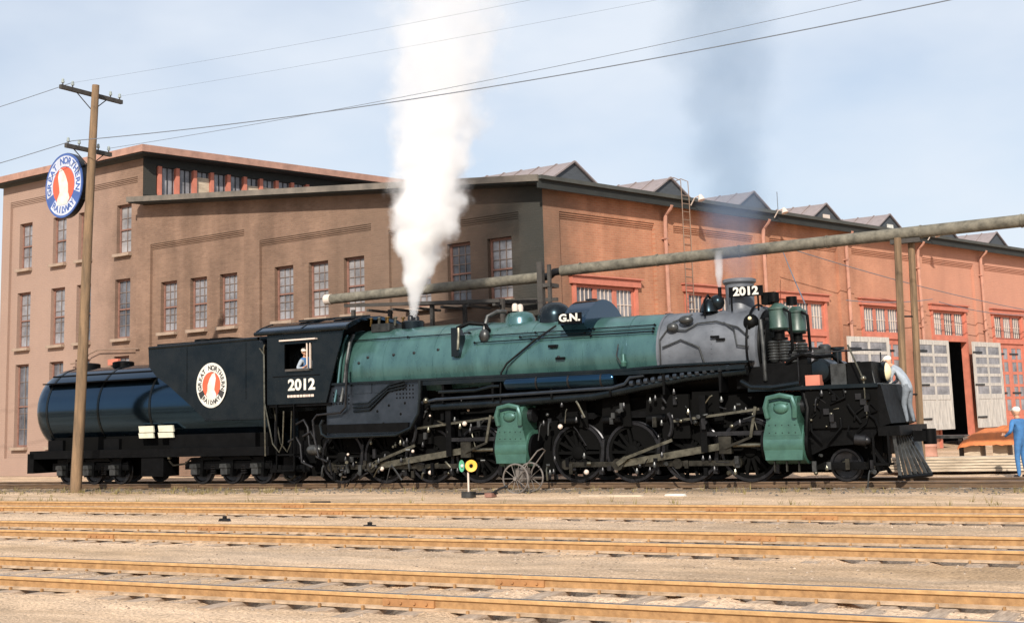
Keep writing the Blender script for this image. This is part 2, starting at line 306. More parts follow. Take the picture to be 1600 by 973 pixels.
# ================================================================== ground
def ground_material():
    m = bpy.data.materials.new('yard_dirt'); m.use_nodes = True; t = m.node_tree; b = t.nodes['Principled BSDF']; b.inputs['Roughness'].default_value = .95; b.inputs['Specular IOR Level'].default_value = .15
    c = N(t, 'ShaderNodeTexCoord'); mp = N(t, 'ShaderNodeMapping'); mp.inputs['Rotation'].default_value = (0, 0, TH)
    t.links.new(c.outputs['Object'], mp.inputs[0])
    def noise(sc, st, det=6, ro=.6):
        k = N(t, 'ShaderNodeMapping'); k.inputs['Scale'].default_value = st; t.links.new(mp.outputs[0], k.inputs[0])
        n = N(t, 'ShaderNodeTexNoise'); n.inputs['Scale'].default_value = sc; n.inputs['Detail'].default_value = det; n.inputs['Roughness'].default_value = ro
        t.links.new(k.outputs[0], n.inputs['Vector']); return n
    n1, n2, n3 = noise(.35, (.35, 1.6, 1)), noise(2.2, (.6, 1.4, 1)), noise(26, (1, 1, 1), 3)
    def ramp(n, p0, c0, p1, c1):
        r = N(t, 'ShaderNodeValToRGB'); r.color_ramp.elements[0].position = p0; r.color_ramp.elements[1].position = p1
        r.color_ramp.elements[0].color = (*c0, 1); r.color_ramp.elements[1].color = (*c1, 1); t.links.new(n.outputs[0], r.inputs[0]); return r
    a = ramp(n1, .34, (.44, .315, .205), .62, (.72, .55, .405)); bb = ramp(n2, .3, (.74, .72, .70), .72, (1.14, 1.1, 1.05)); cc = ramp(n3, .32, (.66, .64, .61), .6, (1.2, 1.18, 1.15))
    x = N(t, 'ShaderNodeMix', data_type='RGBA', blend_type='MULTIPLY'); x.inputs['Factor'].default_value = 1
    y = N(t, 'ShaderNodeMix', data_type='RGBA', blend_type='MULTIPLY'); y.inputs['Factor'].default_value = 1
    n4 = noise(.5, (.25, 1.3, 1), 5, .7); n4.inputs['Distortion'].default_value = .4
    f4 = ramp(n4, .47, (0, 0, 0), .64, (.5, .5, .5)); gm_ = N(t, 'ShaderNodeMix', data_type='RGBA'); gm_.inputs['B'].default_value = (.38, .31, .25, 1)
    t.links.new(f4.outputs[0], gm_.inputs['Factor']); t.links.new(a.outputs[0], gm_.inputs['A'])
    t.links.new(gm_.outputs['Result'], x.inputs['A']); t.links.new(bb.outputs[0], x.inputs['B']); t.links.new(x.outputs['Result'], y.inputs['A']); t.links.new(cc.outputs[0], y.inputs['B'])
    # dark strip along the engine's track; shade under the engine is painted into it
    sp = N(t, 'ShaderNodeSeparateXYZ'); t.links.new(mp.outputs[0], sp.inputs[0])
    ad = N(t, 'ShaderNodeMath', operation='MULTIPLY_ADD'); ad.inputs[1].default_value = 3.0; ad.inputs[2].default_value = -1.5; t.links.new(n2.outputs[0], ad.inputs[0])
    ad2 = N(t, 'ShaderNodeMath', operation='ADD'); t.links.new(ad.outputs[0], ad2.inputs[0]); t.links.new(sp.outputs[1], ad2.inputs[1])
    su = N(t, 'ShaderNodeMath', operation='SUBTRACT'); su.inputs[1].default_value = 31.9; t.links.new(ad2.outputs[0], su.inputs[0])
    ab = N(t, 'ShaderNodeMath', operation='ABSOLUTE'); t.links.new(su.outputs[0], ab.inputs[0])
    mr = N(t, 'ShaderNodeMapRange', interpolation_type='SMOOTHSTEP'); mr.inputs[1].default_value = 1.2; mr.inputs[2].default_value = 3.0; mr.inputs[3].default_value = .78; mr.inputs[4].default_value = 0
    t.links.new(ab.outputs[0], mr.inputs[0])
    z = N(t, 'ShaderNodeMix', data_type='RGBA'); z.inputs['B'].default_value = (.13, .095, .06, 1); t.links.new(mr.outputs[0], z.inputs['Factor']); t.links.new(y.outputs['Result'], z.inputs['A'])
    t.links.new(z.outputs['Result'], b.inputs['Base Color'])
    bp = N(t, 'ShaderNodeBump'); bp.inputs['Strength'].default_value = .9; bp.inputs['Distance'].default_value = .05
    t.links.new(n3.outputs[0], bp.inputs['Height']); t.links.new(bp.outputs[0], b.inputs['Normal'])
    return m
M['dirt'] = ground_material()
TRACKS = (11.72, 17.05, 22.42, 32.05)
def gz(s, d):
    z = .035*mnoise.noise(Vector((s*.25, d*.7, 1))) + .022*mnoise.noise(Vector((s*1.4, d*2.2, 5)))
    k = min(abs(d-t) for t in TRACKS)
    w = max(0, min(1, (k-1.0)/.5))
    e = abs(k-.86)
    pit = max(0, min(1, (.26-e)/.10)) if e < .26 else 0
    z2 = .022*mnoise.noise(Vector((s*2.1, d*3.0, 11))) + .012*mnoise.noise(Vector((s*5, d*6, 3)))
    return (z*w + (z2+.009)*(1-w))*(1-pit) + pit*(-.05 if mnoise.noise(Vector((s*.9, round(d*.2), 21))) > -.12 else .026)
gm = MB()
ss = [-400, -200, -100, -60, -50] + [-45+.22*i for i in range(259)] + [16, 25, 50, 100, 250]
ds = [-60, -20, -8, 0, 5] + [8+.1*i for i in range(120)] + [20+.16*i for i in range(125)] + [41, 43, 46, 50, 56, 64, 75, 100, 150, 300, 700]
for s in ss:
    for d in ds:
        p = W(s, d, gz(s, d) if (-45 <= s <= 12 and 8 <= d <= 40) else -.01); gm.v.append(tuple(p))
k = len(ds)
gm.f = [(i*k+j, i*k+j+1, (i+1)*k+j+1, (i+1)*k+j) for i in range(len(ss)-1) for j in range(k-1)]
tag(gm.build('ground', 'dirt'), kind='structure')

# loose stones and cinders
def scatter(name, count, fn, mats, lo, hi, label):
    mb = MB()
    for _ in range(count):
        s, d = fn(); r = random.uniform(lo, hi)*random.uniform(.5, 1)
        p = W(s, d, gz(s, d) + r*.25); a = random.random()*6; q = []
        for i in range(5): q.append(p + Vector((math.cos(a+i*1.257)*r*random.uniform(.7, 1.2), math.sin(a+i*1.257)*r*random.uniform(.7, 1.2), -r*.3)))
        mb.add(q + [p + Vector((random.uniform(-.3, .3)*r, random.uniform(-.3, .3)*r, r*random.uniform(.3, .7)))], [(i, (i+1) % 5, 5) for i in range(5)])
    return tag(mb.build(name, mats, smooth=False), label, 'gravel', kind='stuff')
M['pebble'] = mat('pebble', (.30, .23, .17), .9, 0, .5, 1.5, col2=(.55, .43, .33))
M['dark_pebble'] = mat('dark_pebble', (.14, .10, .07), .95, 0, .5, 2, col2=(.26, .19, .14))
M['cinder'] = mat('cinder', (.10, .085, .07), .95, 0, .5, 2)
scatter('loose_gravel', 10000, lambda: (random.uniform(-40, 10), random.choice(TRACKS[:3]) + random.gauss(0, 1.1)), 'pebble', .01, .035, 'loose pale stones scattered between the foreground tracks')
scatter('dark_gravel', 6000, lambda: (random.uniform(-40, 10), random.choice(TRACKS[:3]) + random.gauss(0, 1.3)), 'dark_pebble', .008, .028, 'small dark stones and clinker strewn over the foreground tracks')
scatter('cinder_ballast', 5000, lambda: (random.uniform(-44, 3), random.choice((29.6, 30.2, 30.7, 31.6, 32.4, 33.8)) + random.gauss(0, .45)), 'cinder', .02, .06, 'dark cinders along the locomotive track')
# dry weeds by the engine's track
wb = MB()
for _ in range(420):
    s, d = random.choice([(random.uniform(-43, -24), random.gauss(29.0, .7)), (random.uniform(-38, 6), random.gauss(24.9, .8)), (random.uniform(-38, 6), random.gauss(29.8, .35))])
    p = W(s, d, gz(s, d))
    for _ in range(7):
        a = random.random()*6.28; h = random.uniform(.05, .2); e = Vector((math.cos(a), math.sin(a), 0))
        q = p + e*random.uniform(0, .08); w = Vector((-e.y, e.x, 0))*.008
        wb.add([q-w, q+w, q + e*h*.5 + Vector((0, 0, h))], [(0, 1, 2)])
M['weed'] = mat('dry_weed', (.20, .16, .06), .9, 0, .4, 1.2)
tag(wb.build('dry_weeds', 'weed', smooth=False), 'short dry weeds in tufts along the engine track', 'weeds', kind='stuff')

# ================================================================== railway tracks
RAILP = [(-.07, .02), (.07, .02), (.07, .034), (.014, .05), (.014, .118), (.037, .128), (.037, .156), (.03, .162), (-.03, .162), (-.037, .156), (-.037, .128), (-.014, .118), (-.014, .05), (-.07, .034)]
def rail_mesh(mats):
    me = MB().prism(RAILP, -150, 45, 'yz').mesh('rail', mats[0], False)
    for m_ in mats[1:]: me.materials.append(M[m_])
    for p in me.polygons:
        z = p.center.z; p.material_index = 0 if z > .12 else (1 if z > .048 else 2)
    return me
M['rail_web'] = mat('shaded_rusty_web', (.30, .16, .065), .85, 0, .25, 9, .4, 22, col2=(.42, .24, .105))  # darker than the head: recess shade put into the rust colour
M['rail_foot'] = mat('dusty_foot', (.36, .245, .15), .9, 0, .25, 6, .4, 22, col2=(.52, .38, .26))
rail_me = rail_mesh(('rust', 'rail_web', 'rail_foot')); rail_dk = rail_mesh(('dark_rust', 'dark_rust', 'dark_rust'))
head_me = MB().box(-150, 45, -.027, .027, .1625, .1655).mesh('rail_head', 'rail_head', False)
joint_me = MB()
for sg in (-1, 1):
    joint_me.box(-.30, .30, sg*.016, sg*.042, .048, .12)
    for i in (-.22, -.08, .08, .22): joint_me.cyl((i, sg*.04, .085), (i, sg*.062, .085), .014, 6)
joint_me.box(-.006, .006, -.036, .036, .10, .1666)
M['joint'] = mat('joint_bar', (.34, .165, .065), .8, 0, .3, 6)
joint_dk = joint_me.mesh('joint_bar', 'dark_rust', False); joint_me = joint_me.mesh('joint_bar', 'joint', False)
plate_me = MB().box(-.09, .09, -.14, .14, .012, .024).mesh('tie_plate', 'joint', False)
tie_mes = []
for q in range(5):
    rb = random.Random(q); mb = MB()
    n = 6
    for i in range(n):
        x0 = -1.25+2.5*i/n; x1 = -1.25+2.5*(i+1)/n
    sec = [(-.115, -.12), (.115, -.12), (.115, .0), (.10, .016), (-.10, .016), (-.115, .0)]
    mb.prism([(a+rb.uniform(-.008, .008), b) for a, b in sec], -1.25+rb.uniform(-.08, .05), 1.25+rb.uniform(-.05, .08), 'xz')
    tie_mes.append(mb.mesh('tie', 'tie', False))
TL = [('nearest of the tracks, two rusty rails across the bottom of the view', -30, 14), ('second track from the camera, rusty rails with a polished near head', -34, 10), ('third track from the camera, just in front of the switch stand', -37, 9), ('track under the black and green locomotive', -46, 4)]
for ti, d in enumerate(TRACKS):
    tr = thing('railway_track', W(0, d, 0), -TH, TL[ti][0], 'track', 'parallel tracks of the engine yard')
    g = .85
    for sg in (-1, 1):
        rl = obj('rail', rail_me if ti < 3 else rail_dk, tr, (0, sg*g, 0))
        obj('rail_head', head_me, rl)
        x = -40 + random.uniform(0, 6)
        while x < 10:
            obj('joint_bar', joint_me if ti < 3 else joint_dk, rl, (x, 0, 0)); x += 10.06
    spk = MB()
    x = TL[ti][1]
    while x < TL[ti][2]:
        rz = random.gauss(0, .025)
        for sg in (-1, 1):
            for e in (-.09, .09): spk.box(x+e*.6-.012, x+e*.6+.012, sg*g+e-.014, sg*g+e+.014, .0, .05)
        obj('tie', random.choice(tie_mes), tr, (x, random.gauss(0, .06), random.uniform(-.010, .006)), (0, 0, rz))
        x += random.uniform(.52, .66)
    spk.build('spikes', 'rail_web' if ti < 3 else 'dark_rust', tr, smooth=False)['kind'] = 'stuff'

# ================================================================== roundhouse
P0 = Vector((1.0428, 43.0, 0))
RD = Vector((math.cos(R_(44)), math.sin(R_(44)), 0)); LD = Vector((-math.cos(R_(36)), math.sin(R_(36)), 0))
NR = Vector((RD.y, -RD.x, 0)); NL = Vector((-LD.y, LD.x, 0))
house = thing('roundhouse', P0, 0, 'long brick engine house with an orange door front, brown end wall and dark eaves', 'building')
ROT_L, ROT_R = R_(144), R_(44)
def wall(name, m, x0, x1, ztop, recess, holes, out, rot, loc=(0, 0, 0), zb=0, reveal=.32, yoff=0):
    """flat wall in its own x/z plane with recessed panels and openings; out = +1/-1 is the outward y"""
    xs = sorted({x0, x1} | {v for r in recess for v in r[:2]} | {v for h in holes for v in h[:2]})
    zs = sorted({zb} | {v for r in recess for v in r[2:4]} | {v for h in holes for v in h[2:4]})
    def dep(xa, xb, za, zc):
        xm, zm = (xa+xb)/2, (za+zc)/2
        for h in holes:
            if h[0] < xm < h[1] and h[2] < zm < h[3]: return None
        for r in recess:
            if r[0] < xm < r[1] and r[2] < zm < r[3]: return r[4]
        return 0
    mb = MB(); grid = []
    for i in range(len(xs)-1):
        col = []
        za = zs + [None]
        for j in range(len(zs)):
            z0 = zs[j]; z1 = zs[j+1] if j+1 < len(zs) else max(ztop(xs[i]), ztop(xs[i+1]))
            col.append(dep(xs[i], xs[i+1], z0, z1))
        grid.append(col)
    Y = lambda d: yoff - out*(reveal if d is None else d)
    for i in range(len(xs)-1):
        xa, xb = xs[i], xs[i+1]
        for j in range(len(zs)):
            z0 = zs[j]; za, zc = (zs[j+1], zs[j+1]) if j+1 < len(zs) else (ztop(xa), ztop(xb))
            d = grid[i][j]
            if d is not None: mb.add([(xa, Y(d), z0), (xb, Y(d), z0), (xb, Y(d), zc), (xa, Y(d), za)], [(0, 1, 2, 3)])
            if i+1 < len(xs)-1 and grid[i+1][j] != d:
                e = grid[i+1][j]; mb.add([(xb, Y(d), z0), (xb, Y(e), z0), (xb, Y(e), zc), (xb, Y(d), zc)], [(0, 1, 2, 3)])
            if j+1 < len(zs) and grid[i][j+1] != d:
                e = grid[i][j+1]; mb.add([(xa, Y(d), zc), (xb, Y(d), zc), (xb, Y(e), zc), (xa, Y(e), zc)], [(0, 1, 2, 3)])
    return mb.build(name, m, house, loc, (0, 0, rot), smooth=False)
_wc = {}
_wr = random.Random(4)
def window(par, x0, x1, z0, z1, out, rot, loc, nx=3, nz=5, depth=.2, fm='frame_red', mm='old_muntin', sash=True, sill=True, fb=.09):
    gv = _wr.choice(['glass', 'glass', 'glass_dark', 'glass_pale'])
    w, h = x1-x0, z1-z0; key = (round(w, 1), round(h, 1), nx, nz, fm, mm, out, sill, depth, gv)
    if key not in _wc:
        f = MB(); b = fb; y0, y1 = -out*(depth+.06), -out*depth
        f.box(-w/2, -w/2+b, y0, y1, 0, h).box(w/2-b, w/2, y0, y1, 0, h).box(-w/2+b, w/2-b, y0, y1, 0, b).box(-w/2+b, w/2-b, y0, y1, h-b, h)
        if sash: f.box(-w/2+b, w/2-b, y0, y1+out*.02, h*.48, h*.48+.06)
        fr = f.mesh('window', fm, False); g = MB(); t = .024
        for i in range(1, nx): xx = -w/2+b+(w-2*b)*i/nx; g.box(xx-t/2, xx+t/2, y0, y1-out*.012, b, h-b)
        for i in range(1, nz): zz = b+(h-2*b)*i/nz; g.box(-w/2+b, w/2-b, y0+out*.004, y1-out*.016, zz-t/2, zz+t/2)
        gl = MB().box(-w/2+b*.5, w/2-b*.5, -out*(depth+.055), -out*(depth+.045), b*.5, h-b*.5).mesh('pane', gv, False)
        si = MB().box(-w/2-.06, w/2+.06, -out*(depth-.01), out*.07, -.13, -.005).mesh('sill', 'sill', False) if sill else None
        _wc[key] = (fr, g.mesh('muntins', mm, False), gl, si)
    fr, g, gl, si = _wc[key]
    R = Matrix.Rotation(rot, 4, 'Z'); p = Vector(loc) + R @ Vector(((x0+x1)/2, 0, z0))
    o = obj('window', fr, par, p, (0, 0, rot)); obj('muntins', g, o); obj('pane', gl, o)
    if si: obj('sill', si, o)
    return o
# --- end wall, low wing (x runs left from the corner)
lw_top = lambda x: 9.55 + .0905*x
LW = []
for a in (1.42, 3.2, 5.0, 8.18, 10.02, 11.88, 15.05, 16.85, 18.72): LW.append((a, a+1.03, 5.9, 8.03))
LR = [(1.0, 6.85, 1.2, 8.80, .13), (7.7, 13.62, 1.2, 9.15, .13), (14.5, 20.3, 1.2, 9.68, .13)]
LR2 = []
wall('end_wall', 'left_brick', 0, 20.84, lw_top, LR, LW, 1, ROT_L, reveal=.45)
for h in LW: window(house, *h, 1, ROT_L, (0, 0, 0), 3, 6, .30)
cb = MB()
for a, b, z in ((1.0, 6.85, 8.80), (7.7, 13.62, 9.15), (14.5, 20.3, 9.68)):      # stepped brick corbels at the panel heads
    for i in range(3): cb.box(a+.004, b-.004, -.128, -.10+.035*i, z-.20+.065*i, z-.14+.065*i)
cb.build('corbel', 'left_brick', house, (0, 0, 0), (0, 0, ROT_L), False)
# --- end wall, tall wing
TW = []
for a in (21.76, 24.5, 26.4, 29.02): TW += [(a, a+1.0, 9.5, 11.66), (a+.02, a+1.06, 5.82, 8.4), (a+.04, a+1.08, 1.3, 5.07)]
TWR = [(21.2, 30.62, .8, 12.74, .13)]
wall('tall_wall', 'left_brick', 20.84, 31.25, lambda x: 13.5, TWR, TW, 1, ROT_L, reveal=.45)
for i, h in enumerate(TW): window(house, *h, 1, ROT_L, (0, 0, 0), 2, 5 if i % 3 else 4, .30)
cb = MB()
for i in range(3): cb.box(21.21, 30.61, -.128, -.10+.035*i, 12.54+.065*i, 12.60+.065*i)
cb.build('corbel', 'left_brick', house, (0, 0, 0), (0, 0, ROT_L), False)
# small pipe run and box on the tall wall
M['conduit'] = mat('conduit', (.22, .15, .11), .7)
MB().tube([(25.6, .08, 4.9), (24.6, .08, 4.95), (24.3, .08, 5.25), (23.7, .08, 5.4), (20.9, .08, 5.3)], .03).build('conduit', 'conduit', house, (0, 0, 0), (0, 0, ROT_L))
MB().box(22.2, 22.9, .0, .14, 4.7, 4.95).build('meter_box', 'salmon', house, (0, 0, 0), (0, 0, ROT_L))
# --- door front (x runs right from the corner, outward is -y)
BAY = 6.05; NB = 8
RL = NB*BAY
RR, RH = [], []
for k_ in range(NB):
    o = k_*BAY
    RR.append((.78+o, 5.75+o, .0, 8.76, .13))
    RH += [(1.4+o, 4.75+o, .0, 6.36)]
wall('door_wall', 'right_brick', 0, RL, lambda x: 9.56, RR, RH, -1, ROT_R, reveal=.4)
cb = MB()
for k_ in range(NB):
    for i in range(3): cb.box(.784+k_*BAY, 5.746+k_*BAY, .10-.035*i, .128, 8.56+.065*i, 8.62+.065*i)
cb.build('corbel', 'right_brick', house, (0, 0, 0), (0, 0, ROT_R), False)
lint = MB().box(-1.78, 1.78, -.02, .3, 6.362, 6.62).box(-1.84, 1.84, -.10, .128, 6.62, 6.67).mesh('door_lintel', 'pinkish_trim', False)
jamb = MB().box(-1.675, -1.52, .05, .36, 0, 6.36).box(1.52, 1.675, .05, .36, 0, 6.36).box(-1.52, 1.52, .05, .36, 4.92, 5.12).mesh('door_frame', 'salmon', False)
def door_leaf(w, h, mm, pm):
    f = MB(); t = .06; x0 = 0
    f.box(0, .2, 0, t, 0, h).box(w-.2, w, 0, t, 0, h).box(.2, w-.2, 0, t, 0, .25).box(.2, w-.2, 0, t, h-.22, h).box(.2, w-.2, 0, t, 1.35, 1.58)
    f.box(w/2-.07, w/2+.07, 0, t, .25, 1.35).box(w/2-.07, w/2+.07, 0, t, 1.58, h-.22)
    f.box(.2, w/2-.07, .02, .04, .25, 1.35).box(w/2+.07, w-.2, .02, .04, .25, 1.35)
    for i in range(1, 5):
        z = 1.58 + (h-1.8)*i/5; f.box(.2, w/2-.07, .008, t-.008, z-.07, z+.07).box(w/2+.07, w-.2, .008, t-.008, z-.07, z+.07)
    g = MB().box(.15, w-.15, .025, .036, 1.5, h-.15)
    hg = MB().box(-.04, .9, -.022, -.001, -.04, .04)
    return f.mesh('door_leaf', mm, False), g.mesh('pane', 'glass', False), hg.mesh('strap_hinge', 'dark_steel', False)
red_leaf = door_leaf(1.51, 4.88, 'salmon', 'glass'); white_leaf = door_leaf(2.95, 4.05, 'white_door', 'glass')
def at_r(x, y=0, z=0): return RD*x - NR*y + Vector((0, 0, z))
for k_ in range(NB):
    cx = 3.075 + k_*BAY
    obj('door_lintel', lint, house, at_r(cx), (0, 0, ROT_R)); obj('door_frame', jamb, house, at_r(cx), (0, 0, ROT_R))
    for q in range(3):
        window(house, cx-1.52+q*1.0133+.002, cx-1.52+(q+1)*1.0133-.002, 5.12, 6.35, -1, ROT_R, (0, 0, 0), 4, 2, .14, 'pinkish_trim', 'muntin', False, False, .1)
    if k_ in (4,): continue
    for sg in (0, 1):
        f = obj('door_leaf', red_leaf[0], house, at_r(cx-1.515+1.515*sg, .12, .03), (0, 0, ROT_R)); obj('pane', red_leaf[1], f)
        for z in (.5, 2.44, 4.38): obj('strap_hinge', red_leaf[2], f, (0, 0, z))
for x, y, a in ((23.15, -.42, 0), (28.35, -.46, 1), (17.3, -.55, -4)):              # white leaves swung back flat against the front
    f = obj('door_leaf', white_leaf[0], house, at_r(x, y, .85), (0, 0, ROT_R+R_(a))); f['label'] = 'white painted open door leaf'
    obj('pane', white_leaf[1], f)
    for z in (.5, 2.02, 3.55): obj('strap_hinge', white_leaf[2], f, (0, 0, z))
# side walls, dark insides
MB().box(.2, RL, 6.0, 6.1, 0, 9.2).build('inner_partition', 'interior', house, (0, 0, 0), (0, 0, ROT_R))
# eaves and roofs: quads in (r, l) plan with z from the shed slope
ROOF0, SL = 9.62, .0905
def rl(a, b, z): return RD*a + LD*b + Vector((0, 0, z))
def slab(name, m, a0, a1, b0, b1, zt0, zt1, th):
    vs = [rl(a, b, z) for (a, b, z) in ((a0, b0, zt0), (a1, b0, zt0), (a1, b1, zt1), (a0, b1, zt1))]
    vs += [v - Vector((0, 0, th)) for v in vs]
    return MB().add(vs, [(0, 1, 2, 3), (7, 6, 5, 4), (0, 4, 5, 1), (1, 5, 6, 2), (2, 6, 7, 3), (3, 7, 4, 0)]).build(name, m, house, smooth=False)
OV = .42
slab('roof', 'roofing', -.70, RL, -OV, 20.84, ROOF0+.16-OV*SL, ROOF0+.16+20.84*SL, .14)
slab('verge_board', 'verge', -.77, -.70, -OV-.05, 20.84, ROOF0+.22-OV*SL, ROOF0+.22+20.84*SL, .22)
slab('eave_board', 'eave', -.7, RL, -OV-.05, -OV+.02, ROOF0+.20-OV*SL, ROOF0+.2-OV*SL, .42)  # extra-deep board drawn as part of the eave shadow
slab('soffit', 'eave', -.69, RL, -OV+.02, -.02, ROOF0+.015-OV*SL, ROOF0+.015, .06)
slab('soffit', 'eave', -.69, -.012, .02, 20.83, ROOF0+.015, ROOF0+.015+20.8*SL, .06)
slab('gutter', 'fascia_dark', -.7, RL, -OV-.17, -OV-.055, ROOF0+.2-OV*SL, ROOF0+.2-OV*SL, .13)
# tall wing roof and clerestory
slab('tall_roof', 'roofing', -.55, RL, 20.1, 31.6, 13.86, 13.86, .12)
slab('tall_fascia', 'fascia', -.62, -.55, 20.02, 31.7, 13.92, 13.92, .30)
slab('tall_fascia', 'fascia', -.55, RL, 20.02, 20.1, 13.92, 13.92, .30)
slab('tall_soffit', 'eave', -.55, RL, 20.1, 31.6, 13.66, 13.66, .10)
slab('clerestory_base', 'left_brick', 0.02, RL, 20.84, 21.0, 12.0, 12.0, 1.2)
slab('clerestory_head', 'eave', 0.02, RL, 20.84, 21.0, 13.55, 13.55, .35)
slab('clerestory_glass', 'glass', 0.5, RL, 20.96, 20.99, 13.25, 13.25, 1.25)
slab('clerestory_corner', 'left_brick', 0.02, .62, 20.83, 21.0, 13.3, 13.3, 1.4)
pm = MB().box(-.085, .085, -.14, .14, 11.9, 13.22).mesh('clerestory_post', 'pinkish_trim', False)
mm_ = MB()
for i in (-.25, 0, .25): mm_.box(i-.014, i+.014, .02, .05, 12, 13.2)
mm_ = mm_.mesh('clerestory_bars', 'dark_steel', False)
pn = MB().box(-.33, .33, -.02, .03, 11.95, 13.2).mesh('board_panel', 'plank', False)
for i in range(30):
    obj('clerestory_post', pm, house, rl(.78+i*.86, 20.9, 0), (0, 0, ROT_R)); obj('clerestory_bars', mm_, house, rl(1.21+i*.86, 20.9, 0), (0, 0, ROT_R))
    if i in (2, 5, 6): obj('board_panel', pn, house, rl(1.21+i*.86, 20.9, -.35 if i != 2 else -.25), (0, 0, ROT_R))
# roof monitors: gables along the front, ridge running back
MW, MZ, MPK = 2.75, 10.28, 11.97
DEP = 14.0
pan = {}
for sg in (-1, 1):          # one metal roof panel with a raised standing seam, for each slope
    e = (RD*(-sg*MW) + Vector((0, 0, MPK-MZ))).normalized(); nn_ = (e.cross(LD)*sg).normalized()
    if nn_.z < 0: nn_ = -nn_
    lo, hi = RD*(sg*MW) + Vector((0, 0, MZ)) - e*.16, Vector((0, 0, MPK)) + e*.01
    def sl_(b0, b1, h0, h1):
        v = [p + LD*b + nn_*h for p in (lo, hi) for b in (b0, b1) for h in (h0, h1)]
        return v, [(0, 1, 3, 2), (4, 6, 7, 5), (0, 4, 5, 1), (2, 3, 7, 6), (0, 2, 6, 4), (1, 5, 7, 3)]
    pan[sg] = MB().add(*sl_(-.12, .755, .012, .03)).add(*sl_(-.12, -.075, .03, .075)).mesh('roof_panel', 'metal_roof', False)
for k_ in range(7):
    c = RD*(6.88+k_*6.03) - NR*5.0
    mo = obj('roof_monitor', None, house, c); 
    def q(a, b, z): return RD*a + LD*b + Vector((0, 0, z))
    MB().add([q(-MW, 0, MZ), q(MW, 0, MZ), q(0, 0, MPK), q(-MW, DEP, MZ), q(MW, DEP, MZ), q(0, DEP, MPK)], [(0, 1, 2), (3, 5, 4), (0, 2, 5, 3), (1, 4, 5, 2), (0, 3, 4, 1)]).build('gable', 'gable', mo, smooth=False)
    tb = MB()
    for sg in (-1, 1):
        tb.add([q(sg*(MW+.2), -.09, MZ-.05), q(0, -.09, MPK+.07), q(0, -.09, MPK-.01), q(sg*(MW+.2), -.09, MZ-.13), q(sg*(MW+.2), -.01, MZ-.05), q(0, -.01, MPK+.07), q(0, -.01, MPK-.01), q(sg*(MW+.2), -.01, MZ-.13)], [(0, 1, 2, 3), (4, 7, 6, 5), (0, 4, 5, 1), (1, 5, 6, 2), (2, 6, 7, 3), (3, 7, 4, 0)])
    tb.build('barge_board', 'metal_roof', mo, smooth=False)
    for sg in (-1, 1):
        for i in range(16): obj('roof_panel', pan[sg], mo, LD*(.88*i))
    if k_ == 3: MB().cyl(q(0, 2.5, MPK), q(0, 2.5, MPK+.95), .022, 5).build('roof_rod', 'wire', mo)
    if k_ in (3, 4):
        vt = MB().box(-.28, .28, -.03, .02, 10.95, 11.45).build('vent_louver', 'white' if k_ == 4 else 'muntin', mo, -LD*.05, (0, 0, ROT_R))
# rain pipes and the roof ladder
for k_, x in enumerate((6.22, 12.3, 18.35, 24.4, 30.5, 36.5, 42.5)):
    d = MB().tube([(x, -.47, 9.42), (x, -.40, 9.3), (x, -.16, 9.1), (x, -.12, 8.7), (x, -.12, .15)], .075, 8)
    for z in (8.2, 5.5, 3): d.box(x-.11, x+.11, -.20, 0, z, z+.05)
    d.build('downspout', 'downspout', house, (0, 0, 0), (0, 0, ROT_R))
la = MB()
for x in (6.62, 7.04): la.tube([(x, .0, 10.45), (x, -.3, 10.5), (x, -.62, 10.35), (x, -.64, 9.6), (x, -.62, .3)], .017)
for i in range(32):
    z = .5+i*.3; la.cyl((6.62, -.63, z), (7.04, -.63, z), .014, 6)
la.build('roof_ladder', 'conduit', house, (0, 0, 0), (0, 0, ROT_R))
# floodlight brackets on the eaves
for x in (7.3, 12.6, 24.75):
    b = MB().tube([(x, -.5, 9.5), (x, -.7, 9.75), (x, -.95, 9.8)], .025); b.lathe((x, -.95, 9.83), (0, -.3, -1), [(0, .05), (.1, .1), (.22, .14)], 10)
    b.build('eave_lamp', 'muntin', house, (0, 0, 0), (0, 0, ROT_R))

# ================================================================== locomotive
RT = .1655                                         # rail top
loco = thing('steam_locomotive', W(-16.5, 32.05, 0), -TH, 'green and black articulated steam locomotive numbered 2012 on the yard track', 'locomotive')
def LP(mb, name, m, smooth=True, par=None): return mb.build(name, m, par or loco, smooth=smooth)
def off(pts, y): return [(a, y, b) for a, b in pts]
# boiler
BZ = 3.42
LP(MB().lathe((0, 0, BZ), (1, 0, 0), [(-7.0, 1.20), (-3.6, 1.20), (-2.4, 1.17), (0, 1.11), (3.1, 1.06)], 56), 'boiler_jacket', 'green')
for x, r in ((-6.9, 1.2), (-5.4, 1.2), (-3.7, 1.2), (-2.3, 1.166), (-.7, 1.127), (.95, 1.095), (2.2, 1.074)):
    LP(MB().lathe((x, 0, BZ), (1, 0, 0), [(0, r), (0, r+.009), (.06, r+.009), (.06, r)], 56, caps=False), 'jacket_band', 'green')
sb = LP(MB().lathe((0, 0, BZ), (1, 0, 0), [(3.1, 1.05), (3.1, 1.075), (3.16, 1.075), (3.16, 1.055), (5.62, 1.045), (5.62, 1.075), (5.74, 1.075), (5.78, 1.02)], 56), 'smokebox', 'graphite')
LP(MB().lathe((5.78, 0, BZ), (1, 0, 0), [(0, 1.0), (.05, .98), (.06, .72), (.10, .70), (.16, .45), (.20, .1)], 40), 'smokebox_door', 'dull_black', par=sb)
for i in range(24):
    a = 2*math.pi*i/24
    if i % 2 == 0: LP(MB().box(5.82, 5.90, .84*math.cos(a)-.03, .84*math.cos(a)+.03, BZ+.84*math.sin(a)-.03, BZ+.84*math.sin(a)+.03), 'door_dog', 'dark_steel', par=sb)
rv = MB()
